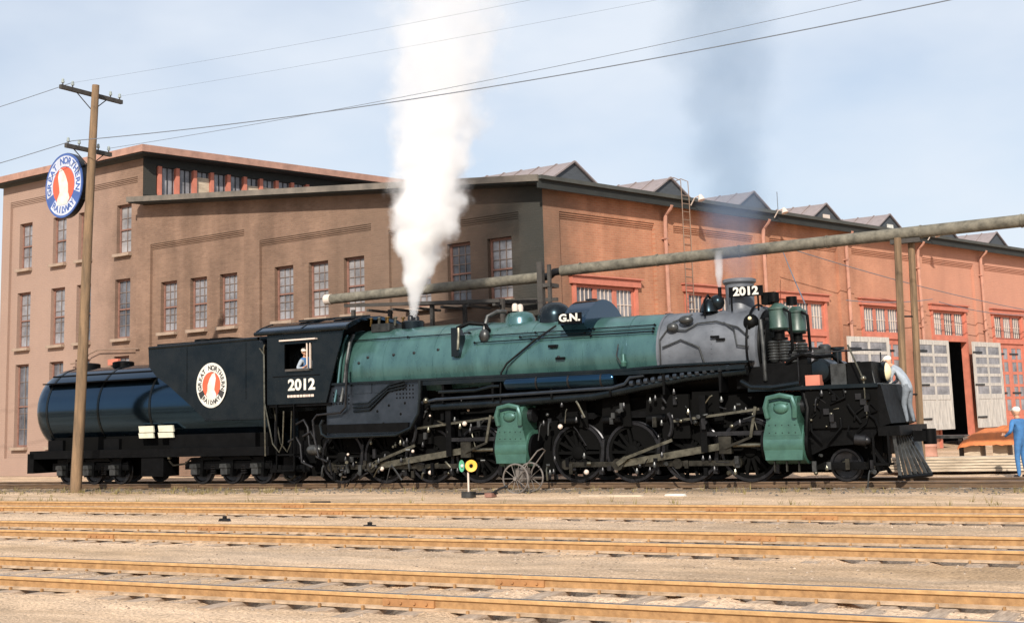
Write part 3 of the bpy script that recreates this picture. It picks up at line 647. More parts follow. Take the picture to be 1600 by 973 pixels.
for x in (3.45, 4.6, 5.5):
    for i in range(-4, 22):
        a = math.pi + i*.11 - .3
        rv.ball((x, 1.05*math.cos(a), BZ+1.05*math.sin(a)*-1), .017, 6, 4)
LP(rv, 'rivets', 'graphite', par=sb)['kind'] = 'stuff'
# firebox plates below the jacket
fbp = [(-7.2, 1.48), (-4.75, 1.5), (-4.3, 1.62), (-4.05, 2.0), (-3.95, 3.04), (-7.2, 3.04)]
fb = LP(MB().prism(fbp, -1.42, 1.42), 'firebox', 'firebox', False)
sbm = MB()
for i in range(6):
    for j in range(4):
        for x0, z0 in ((-6.95, 2.45), (-4.72, 2.55)): sbm.ball((x0+i*.11, -1.422, z0+j*.11), (.028, .016, .028), 6, 4)
for x, z in ((-5.4, 2.2), (-5.0, 2.35), (-4.6, 2.1), (-4.45, 2.4), (-5.2, 1.85)): sbm.ball((x, -1.422, z), (.04, .02, .04), 6, 4)
LP(sbm, 'staybolts', 'dull_black', par=fb)['kind'] = 'stuff'
LP(MB().box(-7.15, -4.3, -1.50, -1.425, 1.62, 1.86), 'ash_pan_lip', 'dull_black', False, par=fb)
LP(MB().tube(off([(-7.25, 2.0), (-7.35, 1.85), (-7.3, 1.6), (-7.1, 1.5), (-4.7, 1.52), (-4.2, 1.7), (-3.93, 2.1), (-3.86, 2.7), (-3.86, 3.0)], -1.53), .05, 8), 'ash_pan_pipe', 'black')
LP(MB().tube(off([(-7.4, .95), (-7.55, 1.5), (-7.6, 2.0), (-7.45, 2.15), (-6.6, 2.2), (-6.42, 2.35), (-6.38, 3.0), (-6.35, 3.6)], -1.56), .035, 8), 'injector_pipe', 'dark_steel')
for k_ in range(3):
    LP(MB().tube(off([(-6.2, 2.22+.1*k_), (-5.65, 2.24+.1*k_), (-5.0+.05*k_, 2.75+.09*k_), (-4.4, 2.84+.09*k_)], -1.47-.02*k_), .028, 6), 'oil_line', 'black')
for k_ in range(3):
    LP(MB().box(-6.9+.72*k_, -6.3+.72*k_, -1.44, -1.4205, 2.72, 2.98), 'washout_panel', 'firebox', False, par=fb)
# running boards and skirt
for sy in (-1, 1):
    ra = LP(MB().prism([(-7.2, 2.99), (2.4, 2.99), (3.6, 3.05), (5.7, 3.05), (5.7, 3.10), (3.6, 3.10), (2.4, 3.05), (-7.2, 3.05)], sy*1.02, sy*1.52), 'running_board', 'black', False)
    LP(MB().prism([(-3.9, 2.86), (5.6, 2.90), (5.6, 3.0), (-3.9, 2.98)], sy*1.46, sy*1.50), 'running_board_edge', 'black', False, par=ra)
    for x in (-3.2, -1.6, .2, 1.9, 3.4, 4.9): LP(MB().prism([(x, 2.98), (x+.08, 2.98), (x+.05, 2.35), (x, 2.35)], sy*.95, sy*1.45), 'bracket', 'dull_black', False, par=ra)
# dark lower boiler cladding
LP(MB().lathe((0, 0, BZ-.42), (1, 0, 0), [(-4.0, 1.02), (5.6, .92)], 32), 'boiler_belly', 'dull_black')
# cab
CX0, CX1 = -9.32, -6.45
WX0, WX1, WZ0, WZ1 = -8.66, -7.62, 3.50, 4.26
for sy in (-1, 1):
    y0, y1 = (sy*1.50, sy*1.55)
    cs = MB()
    cs.box(CX0, WX0, y0, y1, 2.52, 4.66).prism([(WX1, 2.52), (-7.12, 2.52), (CX1, 4.66), (WX1, 4.66)], y0, y1)
    cs.box(WX0, WX1, y0, y1, 2.52, WZ0).box(WX0, WX1, y0, y1, WZ1, 4.66)
    side = LP(cs, 'cab_side', 'black', False)
    fr = MB().box(WX0-.06, WX0, y0-.012, y1+.012, WZ0-.06, WZ1+.06).box(WX1, WX1+.06, y0-.012, y1+.012, WZ0-.06, WZ1+.06).box(WX0, WX1, y0-.012, y1+.012, WZ0-.06, WZ0).box(WX0, WX1, y0-.012, y1+.012, WZ1, WZ1+.06)
    LP(fr, 'cab_window_frame', 'dull_black', False, par=side)
    LP(MB().box(WX0-.1, WX1+.2, y0+sy*.02, y1+sy*.13, WZ1+.09, WZ1+.13), 'window_visor', 'muntin', False, par=side)
    LP(MB().box(WX0+.1, WX1-.05, min(y0, y1+sy*.1), max(y0, y1+sy*.1), WZ0-.045, WZ0+.02), 'arm_rest', 'dark_wood', False, par=side)
    LP(MB().box(WX1-.22, WX1-.19, y0, y1, WZ0, WZ1).box(WX1-.1, WX1-.07, y0, y1, WZ0, WZ1), 'wind_wing', 'muntin', False, par=side)
    LP(MB().box(CX0, -7.12, y0-.008, y1+.008, 2.50, 2.56), 'cab_side_rail', 'black', False, par=side)
    LP(MB().box(-9.1, -7.35, sy*1.553, sy*1.562, 3.30, 3.33), 'beading', 'dull_black', False, par=side)
    nbm = text_mb('2012', .45, .035, .006, 1.12)
    if sy < 0: xf(nbm, Matrix.Translation((-8.02, -1.552, 3.04)) @ FACE)
    else: xf(nbm, Matrix.Translation((-8.02, 1.552, 3.04)) @ Matrix.Rotation(math.pi, 4, 'Z') @ FACE)
    LP(nbm, 'cab_number', 'white', False, par=side)
    sm = MB(); rr_ = random.Random(5); x = -8.55
    while x < -7.55:
        w = rr_.uniform(.05, .11); sm.box(x, x+w, sy*1.551, sy*1.556, 2.69, 2.76); x += w+.02
    LP(sm, 'small_lettering', 'muntin', False, par=side)
roofp = [(-1.62, 4.60), (-1.60, 4.70), (-1.40, 4.80), (-.9, 4.95), (0, 5.03), (.9, 4.95), (1.40, 4.80), (1.60, 4.70), (1.62, 4.60), (1.50, 4.62), (.9, 4.86), (0, 4.94), (-.9, 4.86), (-1.50, 4.62)]
rf = LP(MB().prism(roofp, -9.72, -6.28, 'yz'), 'cab_roof', 'gloss')
for x in (-8.6, -7.3): LP(MB().prism([(-.95, 4.955), (-.1, 5.035), (-.1, 5.09), (-.95, 5.01)], x, x+.75, 'yz'), 'roof_hatch', 'black', False, par=rf)
for x in (-9.7, -8.0, -6.32): LP(MB().prism([(a*1.004, b+.015) for a, b in roofp[:9]] + [(a, b+.002) for a, b in roofp[:9]][::-1], x, x+.05, 'yz'), 'roof_rib', 'black', False, par=rf)
LP(MB().cyl((-9.72, -1.64, 4.62), (-6.28, -1.64, 4.62), .06, 10), 'roof_gutter', 'black', par=rf)
LP(MB().prism([(-1.5, 2.5), (1.5, 2.5), (1.5, 4.66), (.9, 4.9), (-.9, 4.9), (-1.5, 4.66)], -7.3, -7.2, 'yz'), 'cab_front', 'dull_black', False)
LP(MB().box(-9.3, -7.0, -1.49, 1.49, 2.42, 2.50), 'cab_floor', 'dull_black', False)
LP(MB().prism([(-1.5, 2.5), (-.6, 2.5), (-.6, 4.66), (-1.5, 4.66)], -9.30, -9.25, 'yz'), 'cab_back', 'dull_black', False)
LP(MB().prism([(.6, 2.5), (1.5, 2.5), (1.5, 4.66), (.6, 4.66)], -9.30, -9.25, 'yz'), 'cab_back', 'dull_black', False)
LP(MB().cyl((-7.4, 0, 3.3), (-7.22, 0, 3.3), .7, 20), 'backhead', 'dull_black')
for y in (-1.57, -1.2): LP(MB().tube([(-9.40, y, 4.3), (-9.44, y, 4.2), (-9.42, y, 2.6), (-9.1, y, 1.35), (-8.85, y, 1.1), (-8.72, y, 1.35), (-8.68, y, 2.3)], .022, 6), 'cab_grab_rail', 'steel')
LP(MB().box(-9.0, -8.3, -1.55, -1.2, .55, .6).box(-9.0, -8.3, -1.55, -1.2, 1.0, 1.05).box(-9.0, -8.96, -1.55, -1.5, .55, 2.5).box(-8.34, -8.3, -1.55, -1.5, .55, 2.5), 'cab_steps', 'dull_black', False)
for k_, (x, z) in enumerate(((-8.0, 1.9), (-7.7, 1.55), (-8.2, 1.4))):
    LP(MB().tube(off([(x-.4, z), (x-.1, z+.12), (x+.05, z-.1), (x+.1, z-.6), (x+.5, z-.75)], -1.35-.05*k_), .04, 8), 'water_pipe', 'dark_steel')
LP(MB().lathe((-7.9, -1.42, 1.15), (1, 0, 0), [(0, .08), (.1, .15), (.4, .15), (.5, .07)], 12), 'injector', 'gauge')
# domes, valves, sandbox
LP(MB().lathe((-5.05, -.05, 4.5), (0, 0, 1), [(0, .34), (.28, .34), (.31, .30)], 18), 'safety_valve_base', 'black')
for y in (-.17, .13): LP(MB().lathe((-5.05, y, 4.8), (0, 0, 1), [(0, .09), (.12, .09), (.16, .06), (.17, .03)], 10), 'pop_valve', 'dark_steel')
tur = LP(MB().box(-6.2, -5.55, -.55, .3, 4.52, 4.76), 'turret', 'gauge')
for k_ in range(9):
    x, y = -6.25+.1*k_, -.5+.25*(k_ % 3); LP(MB().cyl((x, y, 4.7), (x+.02, y, 4.90), .035, 7).ball((x+.02, y, 4.93), (.07, .07, .03), 8, 5), 'turret_valve', 'steel' if k_ % 2 else 'brass', par=tur)
LP(MB().lathe((-1.45, 0, 4.42), (0, 0, 1), [(0, .46), (.22, .44), (.36, .36), (.42, .2)], 24), 'steam_dome', 'green')
for y in (-.2, .1): LP(MB().lathe((-1.5, y, 4.85), (0, 0, 1), [(0, .08), (.12, .09), (.2, .07), (.22, .03)], 12), 'whistle', 'muntin')
LP(MB().tube([(-2.2, -.75, 4.35), (-2.15, -.62, 4.72), (-1.95, -.4, 4.86), (-1.7, -.3, 4.84)], .06, 8), 'steam_pipe', 'gauge')
LP(MB().lathe((-.35, 0, 4.36), (0, 0, 1), [(0, .48), (.28, .48), (.46, .44), (.58, .33), (.66, .18), (.68, .02)], 28), 'sand_dome', 'black')
aa = [R_(-57+114*i/24) for i in range(25)]
arch = [(1.58*math.sin(a), BZ+1.58*math.cos(a)) for a in aa] + [(1.06*math.sin(a), BZ+1.06*math.cos(a)) for a in aa[::-1]]
sx = LP(MB().prism(arch, .50, 1.2, 'yz'), 'sandbox', 'gloss')
LP(MB().lathe((.8, 0, BZ+1.57), (0, 0, 1), [(0, .16), (.05, .16), (.06, .02)], 14), 'sandbox_lid', 'black', par=sx)
gn = LP(MB().box(.48, 1.17, -1.40, -1.37, 4.30, 4.58), 'nameplate', 'dull_black', False, par=sx)
tmb = xf(text_mb('G.N.', .27, .04, .005, 1.2), Matrix.Translation((.82, -1.403, 4.45)) @ FACE)
LP(tmb, 'nameplate_letters', 'white', False, par=gn)
# stack, number board, bell
LP(MB().lathe((5.05, 0, 4.30), (0, 0, 1), [(0, .52), (.10, .42), (.22, .36), (.80, .37), (.86, .43), (.93, .43), (.95, .38), (.95, .32), (.5, .30)], 28, caps=False), 'smokestack', 'graphite')
nb = LP(MB().box(4.95, 5.85, -.54, -.515, 4.74, 5.0), 'number_board', 'dull_black', False)
LP(xf(text_mb('2012', .29, .04, .005, 1.15), Matrix.Translation((5.40, -.545, 4.87)) @ FACE), 'board_number', 'white', False)
LP(MB().cyl((5.0, -.5, 4.4), (5.0, -.5, 4.8), .025, 6).cyl((5.7, -.5, 4.2), (5.7, -.5, 4.8), .025, 6), 'board_bracket', 'dull_black', False)
bl = LP(MB().lathe((4.35, -.45, 4.42), (0, 0, 1), [(0, .24), (.06, .23), (.2, .17), (.30, .12), (.34, .03)], 18), 'bell', 'black')
LP(MB().tube([(4.35, -.72, 4.3), (4.35, -.72, 4.7), (4.35, -.45, 4.86), (4.35, -.18, 4.7), (4.35, -.18, 4.3)], .03, 6), 'bell_yoke', 'dull_black', par=bl)
LP(MB().ball((4.55, -.35, 4.66), (.2, .17, .2), 14, 9), 'blower_valve', 'black'); LP(MB().cyl((4.62, -.3, 4.6), (4.62, -.3, 5.05), .05, 8), 'vent_pipe', 'dull_black')
# smokebox plumbing
for pts in ([(3.25, 2.5), (3.2, 3.0), (3.22, 3.75), (3.5, 4.2), (3.95, 4.38)], [(3.5, 4.0), (3.9, 3.95), (4.2, 4.12), (4.7, 4.14), (5.3, 3.95), (5.6, 3.7)], [(3.3, 3.55), (3.8, 3.72), (4.3, 3.5), (4.4, 3.1)], [(4.9, 4.1), (5.2, 3.9), (5.3, 3.5), (5.6, 3.45)]):
    p3 = [(x, -math.sqrt(max(.05, 1.12**2-(z-BZ)**2)), z) for x, z in pts]
    LP(MB().tube(p3, .022, 7), 'smokebox_pipe', 'gauge')
LP(MB().ball((3.55, -.98, 4.05), (.16, .12, .13), 12, 8), 'throttle_elbow', 'gauge'); LP(MB().ball((3.9, -.90, 4.22), (.2, .14, .12), 12, 8), 'throttle_elbow', 'gauge')
for x, z in ((4.6, 3.72), (4.75, 3.65)): LP(MB().box(x, x+.22, -1.1, -1.03, z, z+.05), 'step_bracket', 'dull_black', False)
LP(MB().torus((5.55, 0, BZ), (1, 0, 0), 1.13, .03, 40, 6), 'smokebox_hoop', 'dull_black')
LP(MB().ball((5.6, -.82, 4.05), (.2, .2, .22), 14, 9), 'marker_lamp', 'dull_black'); LP(MB().ball((5.62, -.98, 4.15), .05, 8, 6), 'lamp_glint', 'lens')
LP(MB().box(5.75, 6.1, -.42, -.1, 4.52, 4.82), 'lubricator_box', 'dull_black', False)
# handrails on the boiler
def side_y(x, z):
    r = 1.20 if x < -3.6 else (1.20+(x+3.6)*(1.06-1.2)/6.7); return -math.sqrt(max(.02, r*r-(z-BZ)**2))
for z, x0, x1 in ((4.28, -6.7, -2.6), (4.16, -2.2, 3.0), (3.98, -2.3, 3.0), (4.06, -.9, 3.0)):
    h = LP(MB().tube([(x, side_y(x, z)-.085, z) for x in [x0+(x1-x0)*i/8 for i in range(9)]], .017, 6), 'handrail', 'black')
    n = max(2, int((x1-x0)/1.6))
    for i in range(n+1):
        x = x0+(x1-x0)*i/n; y = side_y(x, z); LP(MB().cyl((x, y+.02, z), (x, y-.10, z), .016, 6).ball((x, y-.088, z), .034, 8, 6), 'stanchion', 'dull_black', par=h)
LP(MB().tube([(-1.35, -1.42, 2.3), (-1.3, -1.42, 3.1), (-1.2, -1.27, 3.35), (-.4, side_y(-.4, 4.0)-.12, 3.95), (.1, side_y(.1, 4.3)-.1, 4.32)], .028, 7), 'reverse_rod', 'dull_black')
for x, z in ((-5.9, 3.75), (-5.0, 3.78), (-4.3, 3.8), (-3.5, 3.85), (.1, 3.75), (.3, 3.45), (-6.2, 3.6)):
    LP(MB().ball((x, side_y(x, z), z), (.05, .035, .045), 8, 6), 'washout_plug', 'dark_steel')
LP(MB().box(.02, .28, -1.16, -1.05, 3.72, 3.79).box(.24, .50, -1.18, -1.05, 3.38, 3.45), 'hand_step', 'dull_black', False)
ck = LP(MB().prism([(-2.95, 3.62), (-2.72, 3.62), (-2.66, 4.2), (-2.78, 4.42), (-2.95, 4.42)], -1.30, -1.02), 'check_valve', 'black', False)
LP(MB().tube([(-2.72, -1.26, 4.40), (-2.70, -1.29, 4.2), (-2.72, -1.32, 3.8)], .045, 8), 'check_valve_pipe', 'steel', par=ck)
LP(MB().tube([(-2.80, -1.2, 4.4), (-2.6, -.9, 4.55), (-2.2, -.7, 4.5), (-1.95, -.9, 4.3)], .06, 8), 'feed_pipe', 'dull_black')
LP(MB().ball((-2.05, -.98, 4.15), (.16, .14, .2), 12, 8), 'boiler_check', 'gauge')
for x in (-6.75, -6.52): LP(MB().tube([(x, -1.0, 4.45), (x, -1.18, 4.2), (x-.03, -1.29, 3.7), (x-.08, -1.34, 3.1), (x-.10, -1.5, 2.5)], .04 if x < -6.6 else .055, 8), 'downpipe', 'green' if x < -6.6 else 'gauge')
LP(MB().lathe((2.2, -1.12, 3.12), (0, 0, 1), [(0, .07), (.1, .09), (.16, .05), (.3, .04), (.33, .02)], 10), 'oil_cup', 'green_pump')
LP(MB().tube([(2.1, -1.18, 3.7), (2.05, -1.22, 3.4), (2.15, -1.2, 3.2)], .018, 6), 'drip_pipe', 'gauge')
# air tanks and long pipes along the side
at = LP(MB().lathe((0, -1.36, 2.80), (1, 0, 0), [(-1.2, .03), (-1.17, .16), (-1.1, .20), (2.0, .20), (2.07, .16), (2.1, .03)], 20), 'air_reservoir', 'gloss')
for x in (-.2, .75, 1.7): LP(MB().lathe((x, -1.36, 2.80), (1, 0, 0), [(0, .20), (0, .212), (.05, .212), (.05, .20)], 20, caps=False), 'tank_strap', 'dark_steel', par=at)
LP(MB().tube(off([(-3.9, 2.38), (-3.4, 2.46), (-1.2, 2.50), (2.0, 2.58), (2.35, 2.66), (2.5, 2.82), (2.9, 2.86)], -1.42), .05, 8), 'air_pipe', 'firebox')
LP(MB().tube(off([(-3.6, 2.26), (-1.0, 2.30), (1.4, 2.38), (2.4, 2.52), (4.0, 2.76), (5.6, 2.86)], -1.30), .12, 12), 'steam_main', 'black')
LP(MB().tube(off([(-3.3, 2.66), (-2.1, 2.66), (-1.6, 2.75), (-1.35, 2.75)], -1.43), .05, 8), 'cooling_pipe', 'black')
LP(MB().ball((-3.72, -1.45, 2.44), .09, 12, 8), 'pipe_union', 'steel')
for i in range(14):
    x = 2.5+i*.2; LP(MB().lathe((x, -1.42, 2.66+.022*i), (1, 0, .1), [(0, .075), (.05, .085), (.1, .075)], 8), 'pipe_flange', 'firebox')
# wheels
def driver_mesh(r):
    s = MB(); n = 14
    s.lathe((0, .07, 0), (0, -1, 0), [(0, r*.24), (.17, r*.22), (.20, r*.16)], 16)
    for i in range(n):
        a = 2*math.pi*i/n; c, w = Vector((math.cos(a), 0, math.sin(a))), Vector((-math.sin(a), 0, math.cos(a)))
        p, q = c*(r*.2), c*(r*.84)
        s.add([p+w*.045+Vector((0, -.05, 0)), p-w*.045+Vector((0, -.05, 0)), q-w*.03+Vector((0, -.04, 0)), q+w*.03+Vector((0, -.04, 0)), p+w*.045+Vector((0, .04, 0)), p-w*.045+Vector((0, .04, 0)), q-w*.03+Vector((0, .04, 0)), q+w*.03+Vector((0, .04, 0))], [(0, 1, 2, 3), (4, 7, 6, 5), (0, 4, 5, 1), (2, 6, 7, 3), (1, 5, 6, 2), (3, 7, 4, 0)])
    s.lathe((0, .06, 0), (0, -1, 0), [(0, r*.80), (0, r*.90), (.12, r*.90), (.12, r*.80), (0, r*.80)], 36, caps=False)
    a0 = math.atan2(.33, .28)                       # counterweight opposite the crank pin
    pl = [(r*.82*math.cos(a0+t), r*.82*math.sin(a0+t)) for t in [-.75+.1*i for i in range(16)]] + [(r*.42*math.cos(a0+t), r*.42*math.sin(a0+t)) for t in (.6, 0, -.6)]
    s.prism(pl, -.075, .05)
    s.cyl((-.28, -.05, -.30), (-.28, -.14, -.30), .13, 14)
    return s.mesh('driving_wheel', 'interior')
RD_ = .765
drv = driver_mesh(RD_)
M['tyre'] = mat('tyre_steel', (.022, .022, .025), .30, .6, .35, 6)
tyre = MB().lathe((0, .07, 0), (0, -1, 0), [(0, RD_*.90), (0, RD_+.03), (.035, RD_+.03), (.05, RD_), (.15, RD_-.006), (.15, RD_*.90), (0, RD_*.90)], 40, caps=False).mesh('tyre', 'tyre')
def small_wheel(r, nm):
    return MB().lathe((0, .06, 0), (0, -1, 0), [(0, r*.3), (.02, r*.8), (0, r*.85), (0, r+.025), (.03, r+.025), (.05, r), (.13, r-.005), (.13, r*.84), (.09, r*.78), (.08, r*.42), (.15, r*.28), (.17, r*.12), (.175, .01)], 28).mesh(nm, 'tyre')
FR = [.70+1.575*i for i in range(4)]          # front engine axles
RE = [-7.02+1.56*i for i in range(4)]         # rear engine axles
for x in FR+RE:
    for sy in (-1, 1):
        w = obj('driving_wheel', drv, loco, (x, sy*.86, RT+RD_), (0, 0, 0 if sy < 0 else math.pi)); obj('tyre', tyre, w)
    LP(MB().cyl((x, -.8, RT+RD_), (x, .8, RT+RD_), .1, 10), 'axle', 'dark_steel')
pw = small_wheel(.385, 'truck_wheel')
for x, nm in ((7.77, 'pilot_wheel'), (-8.83, 'trailing_wheel')):
    for sy in (-1, 1):
        o = obj(nm, pw, loco, (x, sy*.86, RT+.385), (0, 0, 0 if sy < 0 else math.pi))
    LP(MB().cyl((x, -.8, RT+.385), (x, .8, RT+.385), .08, 10), 'axle', 'dark_steel')
LP(MB().box(-9.6, -8.1, -1.1, -1.0, .5, .72).box(-9.05, -8.6, -1.14, -.98, .4, .95), 'trailing_truck_frame', 'dull_black', False)
LP(MB().torus((-8.83, -1.12, RT+.385), (0, 1, 0), .25, .04, 20, 6, R_(120), R_(240)), 'spring_band', 'oily_steel')
LP(MB().box(-9.2, 1.2-2.6, -.68, -.56, .75, 1.42).box(-9.2, -1.4, .56, .68, .75, 1.42), 'rear_frame', 'dull_black', False)
LP(MB().box(-.6, 8.6, -.68, -.56, .75, 1.42).box(-.6, 8.6, .56, .68, .75, 1.42), 'front_frame', 'dull_black', False)
LP(MB().box(-9.0, 8.4, -.5, .5, .36, 2.3), 'frame_fill', 'interior', False)  # near-black box added for the darkness under the boiler
for sy in (-1, 1): LP(MB().box(-8.2, 8.4, sy*.72, sy*.70, .44, 2.32), 'dark_backing', 'interior', False)  # near-black sheets added so gaps behind the spokes read dark
LP(MB().box(5.2, 7.1, -1.0, 1.0, 2.43, 2.949), 'smokebox_saddle', 'dull_black', False)
for x in FR+RE: LP(MB().prism([(x-.62, 1.86), (x-.5, 1.96), (x+.5, 1.96), (x+.62, 1.86), (x+.5, 1.80), (x-.5, 1.80)], -.95, -.75), 'leaf_spring', 'dull_black', False)
# cylinders: valve chest over a fatter cylinder, green jackets
def cylinder(x, name):
    for sy in (-1, 1):
        ch = [(sy*.62, 1.30), (sy*1.515, 1.30), (sy*1.525, 1.9), (sy*1.50, 2.06), (sy*1.42, 2.16), (sy*1.28, 2.2), (sy*.62, 2.2)]
        c = LP(MB().prism(ch, x-.385, x+.385, 'yz'), 'cylinder', 'green_pump')
        LP(MB().lathe((x, sy*1.06, 1.06), (1, 0, 0), [(-.5, .44), (-.485, .47), (.485, .47), (.5, .44)], 40), 'cylinder_barrel', 'green_pump', par=c)
        LP(MB().prism([(x-.47, 1.28), (x+.47, 1.28), (x+.40, 1.56), (x-.40, 1.56)], sy*.7, sy*1.519), 'cylinder_shoulder', 'green_pump', False, par=c)
        LP(MB().prism([(x-.47, 1.28), (x+.47, 1.28), (x+.485, 1.06), (x+.45, .70), (x-.45, .70), (x-.485, 1.06)], sy*1.3, sy*1.512), 'jacket_sheet', 'green_pump', False, par=c)
        bl_ = MB()
        for i in range(5):
            for z in (1.34, 1.52, 2.02): bl_.ball((x-.32+.16*i, sy*1.526, z), (.014, .012, .014), 6, 4)
        bl_ = LP(bl_, 'jacket_screws', 'dark_steel', par=c); bl_['kind'] = 'stuff'
        for e in (-1, 1):
            LP(MB().cyl((x+e*.46, sy*1.06, 1.06), (x+e*.58, sy*1.06, 1.06), .40, 20), 'cylinder_head', 'dull_black', par=c)
            LP(MB().cyl((x+e*.36, sy*1.06, 1.95), (x+e*.52, sy*1.06, 1.95), .2, 16), 'valve_chest_head', 'dark_steel', par=c)
        if sy < 0:
            LP(MB().tube([(x-.33, -1.55, 1.7), (x-.36, -1.60, 1.95), (x-.30, -1.58, 2.16), (x, -1.54, 2.22), (x+.30, -1.58, 2.16), (x+.36, -1.60, 1.95), (x+.33, -1.55, 1.7)], .07, 8), 'relief_pipe', 'green_pump', par=c)
            LP(MB().ball((x, -1.54, 1.92), (.19, .06, .13), 12, 8), 'relief_valve', 'green_pump', par=c)
            for dx in (-.3, 0, .3): LP(MB().cyl((x+dx, -1.3, .66), (x+dx, -1.32, .42), .03, 6), 'drain_cock', 'oily_steel', par=c)
cylinder(-1.02, 'rear'); cylinder(6.46, 'front')
# rods and valve gear
def bar(p, q, w, t, y):                       # flat forged bar between two pins in the x/z plane
    p, q = Vector((p[0], 0, p[1])), Vector((q[0], 0, q[1])); d = (q-p).normalized(); n = Vector((-d.z, 0, d.x))
    mb = MB(); c = [p+n*w/2, q+n*w/2, q-n*w/2, p-n*w/2]
    return mb.add([v+Vector((0, y-t/2, 0)) for v in c]+[v+Vector((0, y+t/2, 0)) for v in c], [(0, 1, 2, 3), (7, 6, 5, 4), (0, 4, 5, 1), (1, 5, 6, 2), (2, 6, 7, 3), (3, 7, 4, 0)])
PX, PZ = -.28, -.30
def gear(ax, cx, sy):
    zc = RT+RD_
    pins = [(a+PX, zc+PZ) for a in ax]
    y = sy*1.06
    for i in range(3):
        LP(bar(pins[i], pins[i+1], .13, .06, y), 'side_rod', 'oily_steel', False)
    for p in pins: LP(MB().cyl((p[0], y-sy*.05, p[1]), (p[0], y+sy*.07, p[1]), .13, 14), 'rod_boss', 'oily_steel')
    xh = (cx-1.55, 1.06); mp_ = pins[1]
    y2 = sy*1.20
    LP(bar(mp_, xh, .17, .07, y2), 'main_rod', 'steel', False)
    LP(MB().cyl((mp_[0], sy*1.05, mp_[1]), (mp_[0], sy*1.30, mp_[1]), .15, 14), 'crank_pin', 'oily_steel')
    LP(MB().box(xh[0]-.16, xh[0]+.16, y2-.08, y2+.08, .86, 1.28), 'crosshead', 'oily_steel', False)
    LP(MB().cyl((xh[0], y2, 1.06), (cx-.5, y2, 1.06), .055, 10), 'piston_rod', 'steel')
    LP(MB().box(xh[0]-.55, cx-.45, y2-.09, y2+.09, 1.30, 1.40), 'guide_bar', 'dark_steel', False)
    ec = (mp_[0]-.05+.30, mp_[1]+.16); lk = (mp_[0]+1.55, 1.22)
    LP(bar(mp_, ec, .12, .06, sy*1.31), 'return_crank', 'steel', False)
    LP(bar(ec, lk, .075, .05, sy*1.33), 'eccentric_rod', 'steel', False)
    LP(MB().torus((lk[0]-.5, sy*1.30, 1.6), (0, 1, 0), .5, .05, 12, 6, R_(55), R_(125)), 'link', 'dark_steel')
    LP(bar((lk[0], 1.68), (cx-.62, 1.92), .06, .05, sy*1.27), 'radius_rod', 'steel', False)
    LP(bar((cx-.70, 1.98), (cx-.86, 1.25), .07, .05, sy*1.32), 'combination_lever', 'steel', False)
    LP(bar((cx-.86, 1.25), (xh[0], 1.0), .06, .04, sy*1.31), 'union_link', 'oily_steel', False)
    LP(MB().box(lk[0]-.35, lk[0]+.4, sy*1.05-.06, sy*1.05+.06, 1.25, 2.35), 'link_bracket', 'interior', False)  # enlarged near-black box, also darkens the gear
    for q_ in range(4):
        xx = ax[0]-.5+q_*1.25; LP(MB().prism([(xx, 1.62), (xx+.85, 1.58), (xx+.8, 2.4), (xx+.05, 2.4)], sy*.96, sy*1.0), 'dark_filler', 'interior', False)  # near-black sheets added to darken the running gear
        LP(MB().cyl((xx+.1, sy*1.08, 1.75), (xx+.62, sy*1.08, 1.78), .11, 12), 'brake_cylinder', 'dull_black')
    LP(MB().box(xh[0]-.62, xh[0]-.45, sy*1.0-.1, sy*1.3, .9, 2.3), 'guide_yoke', 'dull_black', False)
for sy in (-1, 1): gear(FR, 6.46, sy); gear(RE, -1.02, sy)
# small fittings hung along the frames: oilers, hangers, brake gear, hose ends
rg = random.Random(21)
for i in range(230):
    x = rg.uniform(-7.6, 8.6); z = rg.choice([rg.uniform(.35, .8), rg.uniform(1.5, 2.35), rg.uniform(1.5, 2.35)]); y = -rg.uniform(1.12, 1.42)
    if -1.75 < x < -.3 or 5.75 < x < 7.15: continue
    if x < -3.9 and z > 1.2: z = rg.uniform(.4, 1.3)
    k_ = rg.random()
    if k_ < .3: LP(MB().lathe((x, y, z), (0, 0, 1), [(0, .035), (.06, .05), (.1, .03), (.14, .02)], 8), 'oil_cup', rg.choice(['gauge', 'steel', 'dark_steel', 'dark_steel']))
    elif k_ < .55:
        dx, dz = rg.uniform(-.35, .35), rg.uniform(-.5, .1); LP(MB().tube([(x, y, z), (x+dx*.3, y-.03, z+dz*.2), (x+dx, y, z+dz)], rg.choice([.015, .02, .028]), 6), 'oil_line', rg.choice(['dark_steel', 'gauge', 'dull_black', 'steel']))
    elif k_ < .75: LP(MB().box(x-.05, x+.05, y-.03, y+.03, z-rg.uniform(.05, .2), z+.06), 'hanger', rg.choice(['dark_steel', 'gauge', 'dull_black', 'oily_steel']), False)
    elif k_ < .9: LP(MB().cyl((x, y, z), (x+rg.uniform(-.1, .1), y-.06, z), rg.uniform(.03, .06), 10), 'pipe_union', rg.choice(['gauge', 'steel', 'dark_steel']))
    else: LP(MB().ball((x, y, z), rg.uniform(.03, .07), 8, 6), 'grease_cup', rg.choice(['steel', 'muntin', 'gauge']))
for x in FR+RE: LP(MB().prism([(x+.60, .38), (x+.72, .36), (x+.80, 1.25), (x+.74, 1.3)], -.98, -.84), 'brake_shoe', 'dark_steel', False)
